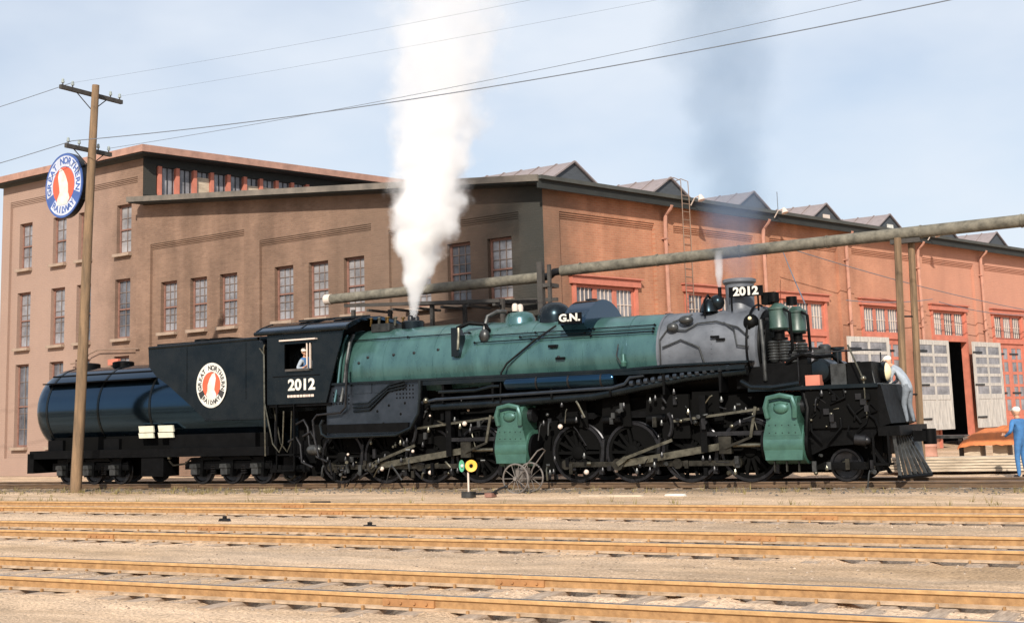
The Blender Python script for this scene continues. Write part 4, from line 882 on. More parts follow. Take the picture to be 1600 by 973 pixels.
# air pumps on the smokebox front
for (x, y, z0) in ((6.22, -.55, 3.05), (6.36, .45, 3.02)):
    p = LP(MB().lathe((x, y, z0+.80), (0, 0, 1), [(0, .22), (.04, .255), (.08, .235), (.48, .235), (.50, .26), (.55, .26), (.57, .2), (.66, .10)], 22), 'air_pump', 'pump_green')
    LP(MB().lathe((x, y, z0+.55), (0, 0, 1), [(0, .20), (.06, .20), (.07, .13), (.20, .13), (.21, .22), (.25, .22)], 18), 'pump_centre', 'dull_black', par=p)
    for dx in (-.14, .14):
        LP(MB().lathe((x+dx, y-.1, z0), (0, 0, 1), [(0, .10)]+[(.03+.035*i, .15 if i % 2 else .125) for i in range(14)]+[(.53, .1)], 14), 'air_cylinder', 'gauge', par=p)
    LP(MB().cyl((x-.1, y, z0+1.5), (x-.1, y, z0+1.72), .14, 12), 'pump_head', 'dull_black', par=p)
    LP(MB().tube([(x+.2, y-.2, z0+1.3), (x+.36, y-.25, z0+1.2), (x+.38, y-.22, z0+.3), (x+.2, y-.1, z0+.1)], .04, 8), 'pump_pipe', 'dull_black', par=p)
LP(MB().box(5.8, 6.8, -.95, .9, 2.95, 3.02), 'pump_bracket', 'dull_black', False)
LP(MB().tube([(5.95, -1.02, 2.6), (5.95, -1.05, 3.4), (5.9, -1.0, 4.1)], .05, 8), 'pump_pipe', 'gauge')
LP(MB().lathe((6.95, .75, 2.95), (0, 0, 1), [(0, .16), (.5, .16), (.55, .1)], 14), 'distributing_valve', 'gauge')
LP(MB().lathe((7.2, .95, 2.9), (0, 0, 1), [(0, .12), (.42, .12), (.45, .2), (.52, .2)], 12), 'strainer', 'black')
# front deck, headlight, pilot
LP(MB().box(5.6, 8.75, -1.35, 1.35, 2.34, 2.43), 'front_deck', 'black', False)
LP(MB().box(7.0, 8.72, -1.28, 1.28, 1.42, 2.34), 'front_apron', 'interior', False)
LP(MB().box(7.0, 8.72, -.62, .62, .8, 1.42), 'buffer_casting', 'dull_black', False)
LP(MB().prism([(7.02, 1.42), (8.7, 1.42), (8.45, 1.05), (7.5, 1.0), (7.05, .8)], -1.2, -1.12), 'front_skirt', 'dull_black', False)
LP(MB().prism([(8.72, 2.42), (8.80, 2.40), (8.98, 1.50), (8.72, 1.42)], -1.28, 1.28), 'apron_plate', 'dull_black', False)
LP(MB().box(7.58, 7.95, -1.05, -.55, 2.435, 2.93), 'tool_box', 'gauge', False); LP(MB().box(7.97, 8.55, -1.02, -.1, 2.435, 2.95), 'cooling_box', 'dull_black', False)
LP(MB().box(7.3, 7.9, .3, .9, 2.435, 2.8), 'tool_box', 'dull_black', False)
LP(MB().box(7.0, 7.35, -1.2, -.9, 2.435, 2.68), 'signal_flag_box', 'salmon', False)
hl = LP(MB().lathe((8.30, -.02, 2.72), (1, 0, 0), [(0, .16), (.05, .22), (.30, .24), (.34, .25), (.36, .23)], 24), 'headlight', 'black')
LP(MB().lathe((8.662, -.02, 2.72), (1, 0, 0), [(0, .22), (.04, .19), (.08, .12), (.10, .03)], 24), 'headlight_lens', 'lens', par=hl); LP(MB().box(8.32, 8.6, -.1, .06, 2.43, 2.52), 'headlight_stand', 'dull_black', False, par=hl)
LP(MB().tube([(8.1, -1.3, 3.35), (8.35, -1.3, 2.7), (8.42, -1.3, 2.5), (8.45, -1.3, 1.6)], .022, 6), 'deck_handrail', 'steel'); LP(MB().ball((8.42, -1.31, 2.55), .07, 10, 7), 'rail_knob', 'steel')
LP(MB().tube([(6.6, -1.05, 3.2), (7.6, -1.0, 3.22), (8.2, -.5, 3.25), (8.4, .6, 3.28)], .02, 6), 'deck_handrail', 'dark_steel')
for x, y in ((6.8, -1.05), (7.75, -.95), (8.38, .6)): LP(MB().cyl((x, y, 2.43), (x, y, 3.22), .018, 6), 'rail_post', 'dark_steel')
for x, z in ((7.25, 1.98), (7.1, 1.62), (7.6, 1.75)): LP(MB().ball((x, -1.30, z), (.06, .05, .045), 10, 7), 'valve_cap', 'steel')
LP(MB().box(8.7, 9.2, -1.4, 1.4, 1.22, 1.44), 'pilot_beam', 'dull_black', False)
LP(MB().box(9.2, 9.5, -.16, .16, 1.05, 1.3).lathe((9.55, 0, .98), (0, 0, 1), [(0, .16), (.36, .16)], 14), 'coupler', 'dull_black')
for i in range(13):
    y = -1.25+2.5*i/12; tx = 9.52-.42*abs(y)/1.25; k_ = 1.0
    LP(bar((9.0, 1.22), (tx, .28), .075, .07, 0).__class__().add([(a, b+y, c) for a, b, c in bar((9.02, 1.24), (tx, .30), .07, .055, 0).v], bar((0, 0), (1, 1), .1, .1, 0).f), 'pilot_bar', 'gauge', False)
LP(MB().tube([(9.08, -1.30, .27), (9.52, 0, .27), (9.08, 1.30, .27)], .05, 8), 'pilot_toe', 'dull_black')
LP(MB().prism([(8.2, 1.3), (8.3, 1.3), (8.9, .35), (8.8, .35)], -1.1, -1.05), 'pilot_brace', 'dull_black', False)
LP(MB().box(8.55, 8.95, -1.42, -1.1, .55, .6).box(8.55, 8.6, -1.42, -1.38, .55, 1.3).box(8.9, 8.95, -1.42, -1.38, .55, 1.3), 'pilot_step', 'dull_black', False)
LP(MB().box(7.3, 8.3, -1.12, -1.02, .45, .62), 'pilot_truck_frame', 'dull_black', False)
LP(MB().ball((7.77, -1.02, RT+.385), (.1, .06, .1), 10, 7), 'hub_cap', 'steel')
LP(MB().cyl((8.15, -1.35, 1.15), (8.4, -1.35, 1.12), .13, 14).ball((8.42, -1.38, 1.12), .1, 10, 7), 'signal_horn', 'dark_steel')

# bulky gear between the pumps and the front deck
LP(MB().lathe((7.28, -1.0, 2.78), (0, 1, 0), [(0, .05), (.03, .24), (.1, .30), (1.9, .30), (1.97, .24), (2.0, .05)], 20), 'deck_reservoir', 'black')
LP(MB().tube([(6.5, -1.0, 3.02), (6.9, -1.05, 3.2), (7.2, -.9, 3.12), (7.5, -.6, 3.15), (7.7, -.3, 2.9)], .05, 8), 'deck_pipe', 'dull_black')
LP(MB().box(6.75, 7.0, -.95, -.6, 2.95, 3.3), 'governor', 'dull_black', False); LP(MB().box(6.85, 7.15, .1, .6, 2.95, 3.35), 'governor', 'gauge', False)
LP(MB().tube([(6.9, -1.15, 2.43), (6.95, -1.2, 2.2), (7.05, -1.33, 1.9), (7.0, -1.36, 1.4), (6.95, -1.3, .9)], .06, 8), 'steam_branch', 'dull_black')
LP(MB().tube([(5.4, -1.2, 2.6), (5.7, -1.32, 2.45), (6.2, -1.36, 2.42), (6.9, -1.34, 2.5)], .07, 8), 'exhaust_branch', 'black')
# rivet seams on cab sides, glints and plumbing around the front deck
rv = MB()
for i in range(22):
    z = 2.6+i*.095; rv.ball((CX0+.06, -1.552, z), .012, 5, 4); rv.ball((-7.05+.31*i/22*2.1-.06, -1.552, z), .012, 5, 4)
for i in range(26): rv.ball((CX0+.06+i*.085, -1.552, 2.6), .012, 5, 4); rv.ball((CX0+.06+i*.095, -1.552, 4.52), .012, 5, 4)
LP(rv, 'cab_rivets', 'black')['kind'] = 'stuff'
rg = random.Random(8)
for i in range(24):
    x = rg.uniform(6.95, 8.7); z = rg.uniform(1.45, 2.4); y = -1.29
    k_ = rg.random()
    if k_ < .45: LP(MB().tube([(x, y-.03, z), (x+rg.uniform(-.2, .2), y-.06, z-rg.uniform(.1, .3)), (x+rg.uniform(-.4, .4), y-.03, z-rg.uniform(.3, .6))], rg.choice([.014, .02, .03]), 6), 'hose', 'dull_black')
    elif k_ < .7: LP(MB().box(x-.07, x+.07, y-.05, y, z-.05, z+.09), 'bracket', rg.choice(['dull_black', 'dark_steel']), False)
    else: LP(MB().ball((x, y-.02, z), rg.uniform(.018, .04), 8, 6), 'pipe_cap', rg.choice(['steel', 'gauge', 'dark_steel']))
for i in range(26):
    x = rg.uniform(6.4, 8.6); y = rg.uniform(-1.1, .9); z = 2.43
    if rg.random() < .5: LP(MB().cyl((x, y, z), (x+rg.uniform(-.1, .1), y, z+rg.uniform(.15, .6)), rg.choice([.02, .035, .06]), 8), 'deck_pipe', rg.choice(['dull_black', 'gauge', 'dark_steel']))
    else: LP(MB().ball((x, y, z+rg.uniform(.1, .5)), rg.uniform(.05, .1), 10, 7), 'deck_valve', rg.choice(['dull_black', 'gauge', 'dark_steel']))

# ================================================================== tender
tend = thing('tender', W(-31, 32.05, 0), -TH, 'black cylindrical tank tender with round red and white railway badge', 'tender')
def TP(mb, name, m, smooth=True, par=None): return mb.build(name, m, par or tend, smooth=smooth)
TZ, TRr = 2.62, 1.42
prof = [(-5.46, .05), (-5.43, .5), (-5.34, .9), (-5.2, 1.17), (-5.02, 1.33), (-4.8, 1.40), (-4.55, TRr), (4.95, TRr)]
tank = TP(MB().lathe((0, 0, TZ), (1, 0, 0), prof, 64), 'tank', 'gloss')
for x in (-4.5, -2.1, .2): TP(MB().lathe((x, 0, TZ), (1, 0, 0), [(0, TRr), (0, TRr+.012), (.09, TRr+.012), (.09, TRr)], 64, caps=False), 'tank_seam', 'black', par=tank)
for sy in (-1, 1):
    TP(MB().tube([(-4.5, sy*1.12, 3.74), (.2, sy*1.12, 3.74)], .03, 6), 'tank_handrail', 'dull_black', par=tank)
    TP(MB().box(-4.75, .25, sy*1.22-.14, sy*1.22+.1, 3.48, 3.52), 'tank_walkway', 'dull_black', False, par=tank)
for x in (-4.0, -2.4): TP(MB().lathe((x, 0, 4.0), (0, 0, 1), [(0, .36), (.16, .36), (.19, .3), (.22, .05)], 20), 'water_hatch', 'dull_black', par=tank)
bunk = [(.28, 4.40), (.32, 3.85), (.62, 3.55), (1.2, 3.2), (2.2, 2.5), (2.7, 2.12), (5.05, 2.10), (5.05, 4.28), (4.8, 4.45)]
bk_ = TP(MB().prism(bunk, -1.52, 1.52), 'oil_bunker', 'black', False)
TP(MB().box(.34, 4.95, -1.2, 1.2, 4.452, 4.58), 'bunker_top', 'black', False, par=bk_)
for sy in (-1, 1):
    TP(MB().tube([(.3, sy*1.5, 4.44), (4.8, sy*1.5, 4.5)], .055, 8), 'bunker_rim', 'black', par=bk_)
    TP(MB().tube([(2.7, sy*1.53, 2.12), (5.05, sy*1.53, 2.10)], .03, 6), 'bunker_beading', 'black', par=bk_)
    for x in (1.9, 4.3): TP(MB().box(x, x+.03, sy*1.52, sy*1.532, 2.7 if x > 2 else 3.0, 4.4), 'plate_seam', 'black', False, par=bk_)
TP(MB().lathe((1.5, -.3, 4.58), (0, 0, 1), [(0, .3), (.12, .3), (.15, .1)], 16), 'oil_hatch', 'dull_black', par=bk_); TP(MB().box(2.2, 3.0, -.8, .3, 4.58, 4.68), 'oil_hatch', 'dull_black', False, par=bk_)
TP(MB().tube([(4.9, -1.56, 4.2), (5.08, -1.58, 4.0), (5.1, -1.58, 2.2), (5.1, -1.55, 1.0)], .025, 6), 'tender_grab_rail', 'steel')
TP(MB().tube([(5.14, -1.1, 4.2), (5.14, -1.15, 1.2)], .025, 6), 'tender_grab_rail', 'dark_steel')
rv = MB()
for x in (-4.455, -2.055, .245):
    for i in range(30):
        a = R_(-95+i*6.2); rv.ball((x, -(TRr+.012)*math.cos(a), TZ+(TRr+.012)*math.sin(a)), .011, 5, 4)
for i in range(44): rv.ball((.4+i*.105, -1.522, 4.33), .011, 5, 4)
for i in range(20): rv.ball((4.95, -1.522, 2.2+i*.1), .011, 5, 4); rv.ball((1.94, -1.53, 3.0+i*.065), .011, 5, 4)
TP(rv, 'tender_rivets', 'black')['kind'] = 'stuff'
emblem(tend, Matrix.Translation((2.97, -1.522, 3.17)) @ FACE @ Matrix.Diagonal((.86, .97, 1, 1)), .71, 'white', 'emblem_dark', 'emblem_dark')
emblem(tend, Matrix.Translation((2.97, 1.522, 3.17)) @ Matrix.Rotation(math.pi, 4, 'Z') @ FACE @ Matrix.Diagonal((.86, .97, 1, 1)), .71, 'white', 'emblem_dark', 'emblem_dark', True)
for x in (-.18, .66):
    for z, h in ((1.80, .2), (1.62, .16)):
        o = TP(MB().prism([(x, z), (x+.62, z), (x+.58, z+h), (x-.04, z+h)], -1.42, -1.36), 'patch', 'cream', False); o['label'] = 'cream placard on the tank side'  # small cream shapes on the tank side
TP(MB().box(-5.2, 5.15, -1.45, 1.45, 1.02, 1.28), 'underframe', 'dull_black', False)
TP(MB().box(-5.3, -5.0, -1.45, 1.45, .55, 1.2), 'rear_beam', 'dull_black', False)
TP(MB().box(-5.75, -5.3, -.15, .15, .72, 1.0).lathe((-5.75, 0, .7), (0, 0, 1), [(0, .15), (.34, .15)], 12), 'coupler', 'dull_black')
TP(MB().box(-4.6, -3.9, -1.2, 1.2, 1.25, 1.62), 'tank_saddle', 'dull_black', False); TP(MB().box(-2.0, -1.3, -1.2, 1.2, 1.25, 1.62), 'tank_saddle', 'dull_black', False); TP(MB().box(1, 4.5, -1.3, 1.3, 1.28, 1.7), 'tank_saddle', 'dull_black', False); TP(MB().box(-4.4, 4.8, -1.08, 1.08, 1.281, 1.9), 'dark_tank_fill', 'interior', False)  # last box is added near-black fill for gaps under the tank
TP(MB().box(-.1, .85, -1.40, -.7, .42, 1.0), 'battery_box', 'dull_black', False)
TP(MB().box(-4.9, -.4, -.5, .5, .42, 1.02).box(1.7, 5.1, -.5, .5, .42, 1.02), 'dark_sill_fill', 'interior', False)  # near-black boxes added to block light showing through the trucks
TP(MB().tube([(1.0, -1.3, .9), (1.2, -1.32, .75), (1.7, -1.32, .8), (1.9, -1.3, .95)], .03, 6), 'brake_rod', 'oily_steel'); TP(MB().ball((1.05, -1.35, 1.0), .07, 10, 7), 'valve_cap', 'steel')
tw = small_wheel(.42, 'tender_wheel')
for tx in (-2.7, 3.25):
    tk = obj('truck', None, tend, (tx, 0, 0))
    for sy in (-1, 1):
        fr = MB().box(-1.75, 1.75, sy*1.0, sy*1.12, .62, .86)
        for dx in (-1.22, 0, 1.22): fr.prism([(dx-.22, .40), (dx+.22, .40), (dx+.26, .98), (dx-.26, .98)], sy*.98, sy*1.16)
        TP(fr, 'side_frame', 'dull_black', False, par=tk)
        for dx in (-1.22, 0, 1.22):
            o = obj('tender_wheel', tw, tk, (dx, sy*.86, RT+.42), (0, 0, 0 if sy < 0 else math.pi))
            TP(MB().box(dx-.13, dx+.13, sy*1.16, sy*1.30, RT+.30, RT+.58).prism([(dx-.15, RT+.5), (dx+.15, RT+.5), (dx+.13, RT+.62), (dx-.13, RT+.62)], sy*1.16, sy*1.34), 'journal_box', 'gauge' if sy < 0 else 'dull_black', False, par=tk)
        for dx in (-.61, .61):
            for q_ in range(4): TP(MB().torus((dx, sy*1.06, .50+.07*q_), (0, 0, 1), .09, .02, 12, 5), 'coil_spring', 'dark_steel', par=tk)
            TP(MB().prism([(dx-.45, .9), (dx+.45, .9), (dx+.3, 1.0), (dx-.3, 1.0)], sy*1.04, sy*1.2), 'leaf_spring', 'dull_black', False, par=tk)
    for dx in (-1.22, 0, 1.22): TP(MB().cyl((dx, -.8, RT+.42), (dx, .8, RT+.42), .08, 8), 'axle', 'dark_steel', par=tk)
    TP(MB().box(-.3, .3, -.95, .95, .7, 1.02), 'bolster', 'dull_black', False, par=tk)

# ================================================================== people
def person(name, loc, rotz, J, mats, label, look=(1, 0, 0), cap=None, capstyle='cap'):
    """J: joint -> position in the figure's own space (x = facing). mats: torso, legs, shoe, arm, forearm"""
    root = thing(name, loc, rotz, label, 'person')
    rad = dict(pelvis=(.155, .115), waist=(.145, .105), chest=(.175, .12), neckb=(.09, .08), neck=(.056, .056), head=(.06, .06),
        shl=(.075, .075), ell=(.048, .048), wrl=(.032, .03), hal=(.042, .022), hil=(.095, .095), knl=(.066, .066), anl=(.046, .046), tol=(.045, .035))
    bones = [('pelvis', 'waist', 0), ('waist', 'chest', 0), ('chest', 'neckb', 0), ('neckb', 'neck', 5), ('neck', 'head', 5)]
    for s in 'lr': bones += [('chest', 'sh'+s, 0), ('sh'+s, 'el'+s, 3), ('el'+s, 'wr'+s, 4), ('wr'+s, 'ha'+s, 5), ('pelvis', 'hi'+s, 1), ('hi'+s, 'kn'+s, 1), ('kn'+s, 'an'+s, 1), ('an'+s, 'to'+s, 2)]
    keys = [k for k in J if k != 'face']; idx = {k: i for i, k in enumerate(keys)}
    bones = [b for b in bones if b[0] in idx and b[1] in idx]
    me = bpy.data.meshes.new('fig'); me.from_pydata([J[k] for k in keys], [(idx[a], idx[b]) for a, b, _ in bones], [])
    o = bpy.data.objects.new('fig', me); C.objects.link(o)
    md = o.modifiers.new('s', 'SKIN'); md.use_smooth_shade = True
    for k, i in idx.items():
        r = rad[k if k in rad else k[:-1]+'l']; me.skin_vertices[0].data[i].radius = r; me.skin_vertices[0].data[i].use_root = (k == 'pelvis')
    o.modifiers.new('d', 'SUBSURF').levels = 2
    dg = bpy.context.evaluated_depsgraph_get(); ev = bpy.data.meshes.new_from_object(o.evaluated_get(dg))
    vs = [v.co.copy() for v in ev.vertices]; fs = [tuple(p.vertices) for p in ev.polygons]; mi = []
    for p in ev.polygons:
        best, bm = 9, 0
        for a, b, m_ in bones:
            A, B = Vector(J[a]), Vector(J[b]); t = max(0, min(1, (p.center-A).dot(B-A)/max(1e-6, (B-A).length_squared))); dd = (A+(B-A)*t-p.center).length / (1.6 if a in ('pelvis', 'waist', 'chest') and b in ('waist', 'chest') else 1)
            if dd < best: best, bm = dd, m_
        mi.append(bm)
    bpy.data.objects.remove(o); bpy.data.meshes.remove(ev)
    def join(mb, m_):
        o_ = len(vs); vs.extend(Vector(v) for v in mb.v); fs.extend(tuple(i+o_ for i in f) for f in mb.f); mi.extend([m_]*len(mb.f))
    H = Vector(J['head']); fx = Vector(look).normalized(); ref = (Vector(J['head'])-Vector(J['neckb'])).normalized(); fy = ref.cross(fx).normalized(); fz = fx.cross(fy).normalized()
    R3 = Matrix((fx, fy, fz)).transposed(); c = H + fz*.085
    def hp(a, b, z): return c + R3 @ Vector((a, b, z))
    join(MB().ball(c, (.098, .076, .118), 16, 12, R3), 5)
    join(MB().ball(hp(.045, 0, -.065), (.05, .05, .055), 10, 8, R3), 5)           # jaw
    join(MB().ball(hp(.10, 0, -.012), (.024, .015, .026), 8, 6, R3), 5)            # nose
    for s in (-1, 1):
        join(MB().ball(hp(.0, s*.078, -.005), (.022, .01, .032), 8, 6, R3), 5)     # ears
        join(MB().ball(hp(.086, s*.032, .012), (.012, .013, .009), 8, 6, R3), 6)   # eyes
    join(MB().ball(hp(.088, 0, -.056), (.012, .026, .006), 8, 6, R3), 7)           # mouth
    for s in 'lr':
        if 'ha'+s not in J: continue
        h, w = Vector(J['ha'+s]), Vector(J['wr'+s]); d = (h-w).normalized(); sd = d.cross(Vector((0, 0, 1)));  sd = sd.normalized() if sd.length > .1 else Vector((0, 1, 0)); dn = d.cross(sd).normalized()
        for q_, (o_, ln_) in enumerate(((-.032, .066), (-.011, .078), (.011, .072), (.031, .056))):
            b = h + sd*o_; join(MB().tube([b, b+d*ln_*.45, b+d*ln_*.8-dn*.018, b+d*ln_*.9-dn*.045], [.0105, .0095, .009, .007], 6), 5)
        b = h - d*.035 - sd*.036; join(MB().tube([b, b-sd*.03+d*.025, b-sd*.035+d*.055-dn*.01], [.012, .011, .008], 6), 5)
    me = bpy.data.meshes.new('body'); me.from_pydata(vs, [], fs); me.update()
    for m_ in (*mats, 'skin', 'hair', 'frame_red'): me.materials.append(M[m_])
    me.polygons.foreach_set('material_index', mi); me.polygons.foreach_set('use_smooth', [True]*len(mi))
    body = obj('body', me, root)
    if cap:
        cp = MB().ball(hp(-.012, 0, .045), (.112, .09, .085), 14, 8, R3)
        bm_ = Matrix((fx, fy, fz)).transposed()
        if capstyle == 'cap': cp.add([hp(.06+.09*math.cos(t)*1, .085*math.sin(t), .04-.012*math.cos(t)) for t in [(-1.5+.3*i) for i in range(11)]] + [hp(.06+.09*math.cos(t), .085*math.sin(t), .052-.012*math.cos(t)) for t in [(-1.5+.3*i) for i in range(11)]], [tuple(range(11)), tuple(range(11, 22))[::-1]] + [(i, i+1, 12+i, 11+i) for i in range(10)])
        cp.build('cap', cap, root)
    else: MB().ball(hp(-.02, 0, .03), (.105, .084, .10), 14, 9, R3).build('hair', 'hair', root)
    return root
# man stooping on the pilot beam in front of the headlight (figure faces back toward the engine)
pm_loc = W(-16.5+8.98, 32.05+.40, 1.44)
J = dict(pelvis=(-.06, 0, .93), waist=(.0, 0, 1.06), chest=(.16, 0, 1.27), neckb=(.29, 0, 1.40), neck=(.34, 0, 1.44), head=(.39, 0, 1.47),
    shl=(.20, .19, 1.33), ell=(.30, .25, 1.06), wrl=(.46, .16, .98), hal=(.54, .13, 1.0), shr=(.20, -.19, 1.33), elr=(.30, -.26, 1.07), wrr=(.44, -.2, .97), har=(.52, -.18, .97),
    hil=(-.06, .10, .88), knl=(.03, .12, .48), anl=(-.04, .13, .075), tol=(.12, .14, .045), hir=(-.06, -.10, .88), knr=(-.02, -.12, .48), anr=(-.10, -.13, .075), tor=(.06, -.14, .045))
person('person', pm_loc, -TH + math.pi - .15, J, ('pale_shirt', 'grey_trousers', 'shoe', 'pale_shirt', 'pale_shirt'), 'man in pale shirt and grey trousers stooping on the locomotive pilot beside its headlight', (.9, .2, -.35), 'white_cloth')
# man in blue overalls at the right edge, back half turned
J = dict(pelvis=(0, 0, .93), waist=(0, 0, 1.08), chest=(.02, 0, 1.34), neckb=(.02, 0, 1.48), neck=(.03, 0, 1.53), head=(.04, 0, 1.58),
    shl=(.02, .20, 1.42), ell=(-.02, .34, 1.17), wrl=(.18, .30, 1.06), hal=(.26, .25, 1.08), shr=(.02, -.20, 1.42), elr=(-.06, -.28, 1.14), wrr=(.08, -.25, .93), har=(.13, -.23, .86),
    hil=(0, .10, .88), knl=(.03, .11, .49), anl=(0, .12, .075), tol=(.16, .15, .045), hir=(0, -.10, .88), knr=(.02, -.11, .49), anr=(-.03, -.12, .075), tor=(.13, -.15, .045))
person('person', W(-5.46, 35.4, 0), R_(120), J, ('denim', 'denim', 'shoe', 'denim', 'denim'), 'man in blue work clothes and pale cap standing at the right edge', (1, .2, -.1), 'white_cloth')
# engineer at the cab window
J = dict(pelvis=(0, 0, .42), waist=(0, 0, .56), chest=(.0, -.02, .82), neckb=(.02, -.05, .97), neck=(.03, -.07, 1.01), head=(.04, -.09, 1.05),
    shl=(.0, .18, .90), ell=(.05, .26, .65), wrl=(.26, .2, .62), hal=(.34, .18, .64), shr=(.02, -.22, .88), elr=(.02, -.42, .63), wrr=(.26, -.46, .64), har=(.33, -.46, .66),
    hil=(.02, .1, .38), knl=(.42, .13, .42), anl=(.44, .14, .06), tol=(.58, .15, .04), hir=(.02, -.1, .38), knr=(.42, -.13, .42), anr=(.44, -.14, .06), tor=(.58, -.15, .04))
person('person', W(-16.5-8.18, 32.05-1.14, 2.90), -TH, J, ('denim', 'denim', 'shoe', 'pale_shirt', 'pale_shirt'), 'engineer with a white cap leaning at the cab window', (.75, -.6, -.1), 'white_cloth')
st = thing('cab_seat', W(-16.5-8.2, 32.05-1.14, 2.5), -TH, 'dark padded seat inside the cab under the engineer', 'seat')
MB().box(-.22, .22, -.2, .2, .68, .76).build('cushion', 'dark_wood', st); MB().box(-.06, .06, -.06, .06, 0, .68).build('post', 'dull_black', st)

# ================================================================== telegraph pole, badge sign and wires
pole = thing('telegraph_pole', W(-32.7, 29.45, 0), -TH, 'leaning wooden telegraph pole with two crossarms in front of the tender', 'pole')
LEAN = .60/13.3
def px(z): return .02*math.sin(z*.5)+LEAN*z
MB().tube([(px(z), 0, z) for z in (-.3, 0, 2, 4, 6, 8, 10, 12, 13.05)], [.185, .18, .172, .165, .155, .145, .135, .122, .115], 14).build('pole_shaft', 'wood', pole)
for z, hl_ in ((12.76, 1.3), (10.92, .95)):
    x = px(z)-.16
    arm = MB().box(x-.055, x+.055, -hl_, hl_, z-.065, z+.065).build('crossarm', 'dark_wood', pole, smooth=False)
    for sy in (-1, 1): MB().tube([(x, sy*.62, z-.06), (x+.04, 0, z-.55)], .018, 5).build('arm_brace', 'dark_wood', pole)
    for y in ([-hl_+.1, -hl_+.5, hl_-.5, hl_-.1] if hl_ > 1 else [-hl_+.1, -.4, .4, hl_-.1]):
        MB().cyl((x, y, z+.06), (x, y, z+.15), .02, 6).build('insulator_pin', 'dark_wood', arm); MB().lathe((x, y, z+.14), (0, 0, 1), [(0, .05), (.05, .055), (.06, .04), (.11, .045), (.14, .02)], 10).build('insulator', 'insul', arm)
sgd = Vector((.78, -.626, 0)); sgn_ = Vector((-.626, -.78, 0))
pc = W(-32.7+px(9.9), 29.45, 9.9)
sg_ = thing('railway_sign', pc, 0, 'round blue, white and red railway badge sign mounted high on the telegraph pole', 'sign')
base = Matrix((sgd, Vector((0, 0, 1)), sgn_)).transposed().to_4x4(); base.translation = -sgd*1.30 + sgn_*.12
emblem(sg_, base, 1.07, 'badge_pale', 'blue', 'blue', True, 'blue')
xf(MB().lathe((0, 0, -.20), (0, 0, 1), [(0, 1.07), (.2, 1.085)], 48), base).build('sign_case', 'dark_steel', sg_)
for z in (-.55, .55): MB().tube([Vector((0, 0, z)), -sgd*.6+Vector((0, 0, z)), -sgd*1.3+Vector((0, 0, z*.8))], .035, 6).build('sign_bracket', 'dark_steel', sg_)
def wire(z0, z1, s0, s1, d, d1, sag, label, r=.016):
    pts = []
    for i in range(41):
        t = i/40; pts.append(W(s0+(s1-s0)*t, d+(d1-d)*t, z0+(z1-z0)*t - sag*4*t*(1-t)))
    o = pts[0]; return tag(MB().tube([p-o for p in pts], r, 5).build('overhead_wire', 'wire', None, o), label, 'wire', 'telegraph wires')
wire(11.09, 11.75, -32.3, 12, 28.7, 28.7, .95, 'lowest and thickest overhead wire rising to the upper right', .014)
wire(11.09, 12.75, -32.3, 12, 30.2, 30.2, .60, 'second overhead wire just above the thickest one', .008)
wire(12.93, 12.9, -32.2, 12, 28.5, 28.5, .45, 'faint overhead wire from the near end of the top crossarm', .0035)
wire(12.93, 12.9, -32.2, 12, 30.6, 30.6, .35, 'faint overhead wire from the far end of the top crossarm', .0035)
wire(11.09, 11.4, -32.3, -70, 28.7, 28.7, 1.0, 'overhead wire running off to the left edge from the lower crossarm', .013)
wire(12.93, 12.6, -32.2, -70, 28.5, 28.5, .8, 'overhead wire running off to the left edge from the top crossarm', .011)

# ================================================================== overhead steam pipe on posts
pd = 36.2
sp = thing('overhead_pipe', W(-19.3, pd, 0), -TH, 'long lagged steam pipe running overhead between engine and brick building', 'pipe')
MB().tube([(.55, 0, 6.42), (6, 0, 6.50), (14.6, 0, 6.62), (30, 0, 6.8)], .17, 14).build('pipe_run', 'lagging', sp)
MB().tube([(-8.5, .05, 6.18), (-.15, .05, 6.28)], .17, 14).build('pipe_run', 'lagging', sp)
MB().cyl((-8.75, .05, 6.178), (-8.5, .05, 6.18), .185, 14).build('pipe_end', 'muntin', sp)
MB().tube([(-.2, .05, 6.28), (.1, .05, 6.29), (.3, 0, 6.40), (.6, 0, 6.42)], .12, 12).build('expansion_joint', 'dark_steel', sp)
for i in range(11): MB().lathe((1.2+i*2.6, 0, 6.43+.0133*(.65+i*2.6)), (1, 0, .013), [(0, .172), (0, .186), (.05, .186), (.05, .172)], 14, caps=False).build('pipe_band', 'lagging', sp)
def post(x, y, r, h, name, lab): 
    t = thing(name, W(-19.3+x, pd+y, 0), -TH, lab, 'post')
    return t
t = post(0, -.25, 0, 0, 'pipe_support', 'twin dark posts carrying the overhead pipe above the sand dome')
MB().box(-.13, .05, -.12, .06, 0, 6.72).build('upright', 'dark_wood', t, smooth=False); MB().box(.22, .32, -.08, .02, 0, 6.62).build('upright', 'dark_wood', t, smooth=False); MB().box(-.13, .32, -.10, .5, 5.92, 6.04).build('bearer', 'dark_wood', t, smooth=False)
t = post(11.15, 0, 0, 0, 'pipe_support', 'pair of leaning timber posts carrying the pipe beside the white doors')
MB().tube([(-.32, -.2, 0), (-.14, -.12, 6.45)], .10, 8).build('upright', 'wood', t); MB().tube([(.0, .2, 0), (.16, .16, 6.5)], .095, 8).build('upright', 'wood', t); MB().box(-.35, .45, -.12, .12, 6.30, 6.42).build('bearer', 'dark_wood', t, smooth=False)
for z in (2.2, 4.3): MB().cyl((-.1, -.1, z), (.0+.16*z/6.5, .17, z), .025, 6).build('tie_rod', 'dark_steel', t)
t = post(-5.0, .4, 0, 0, 'pipe_gantry', 'dark timber frame hanging under the left end of the overhead pipe')
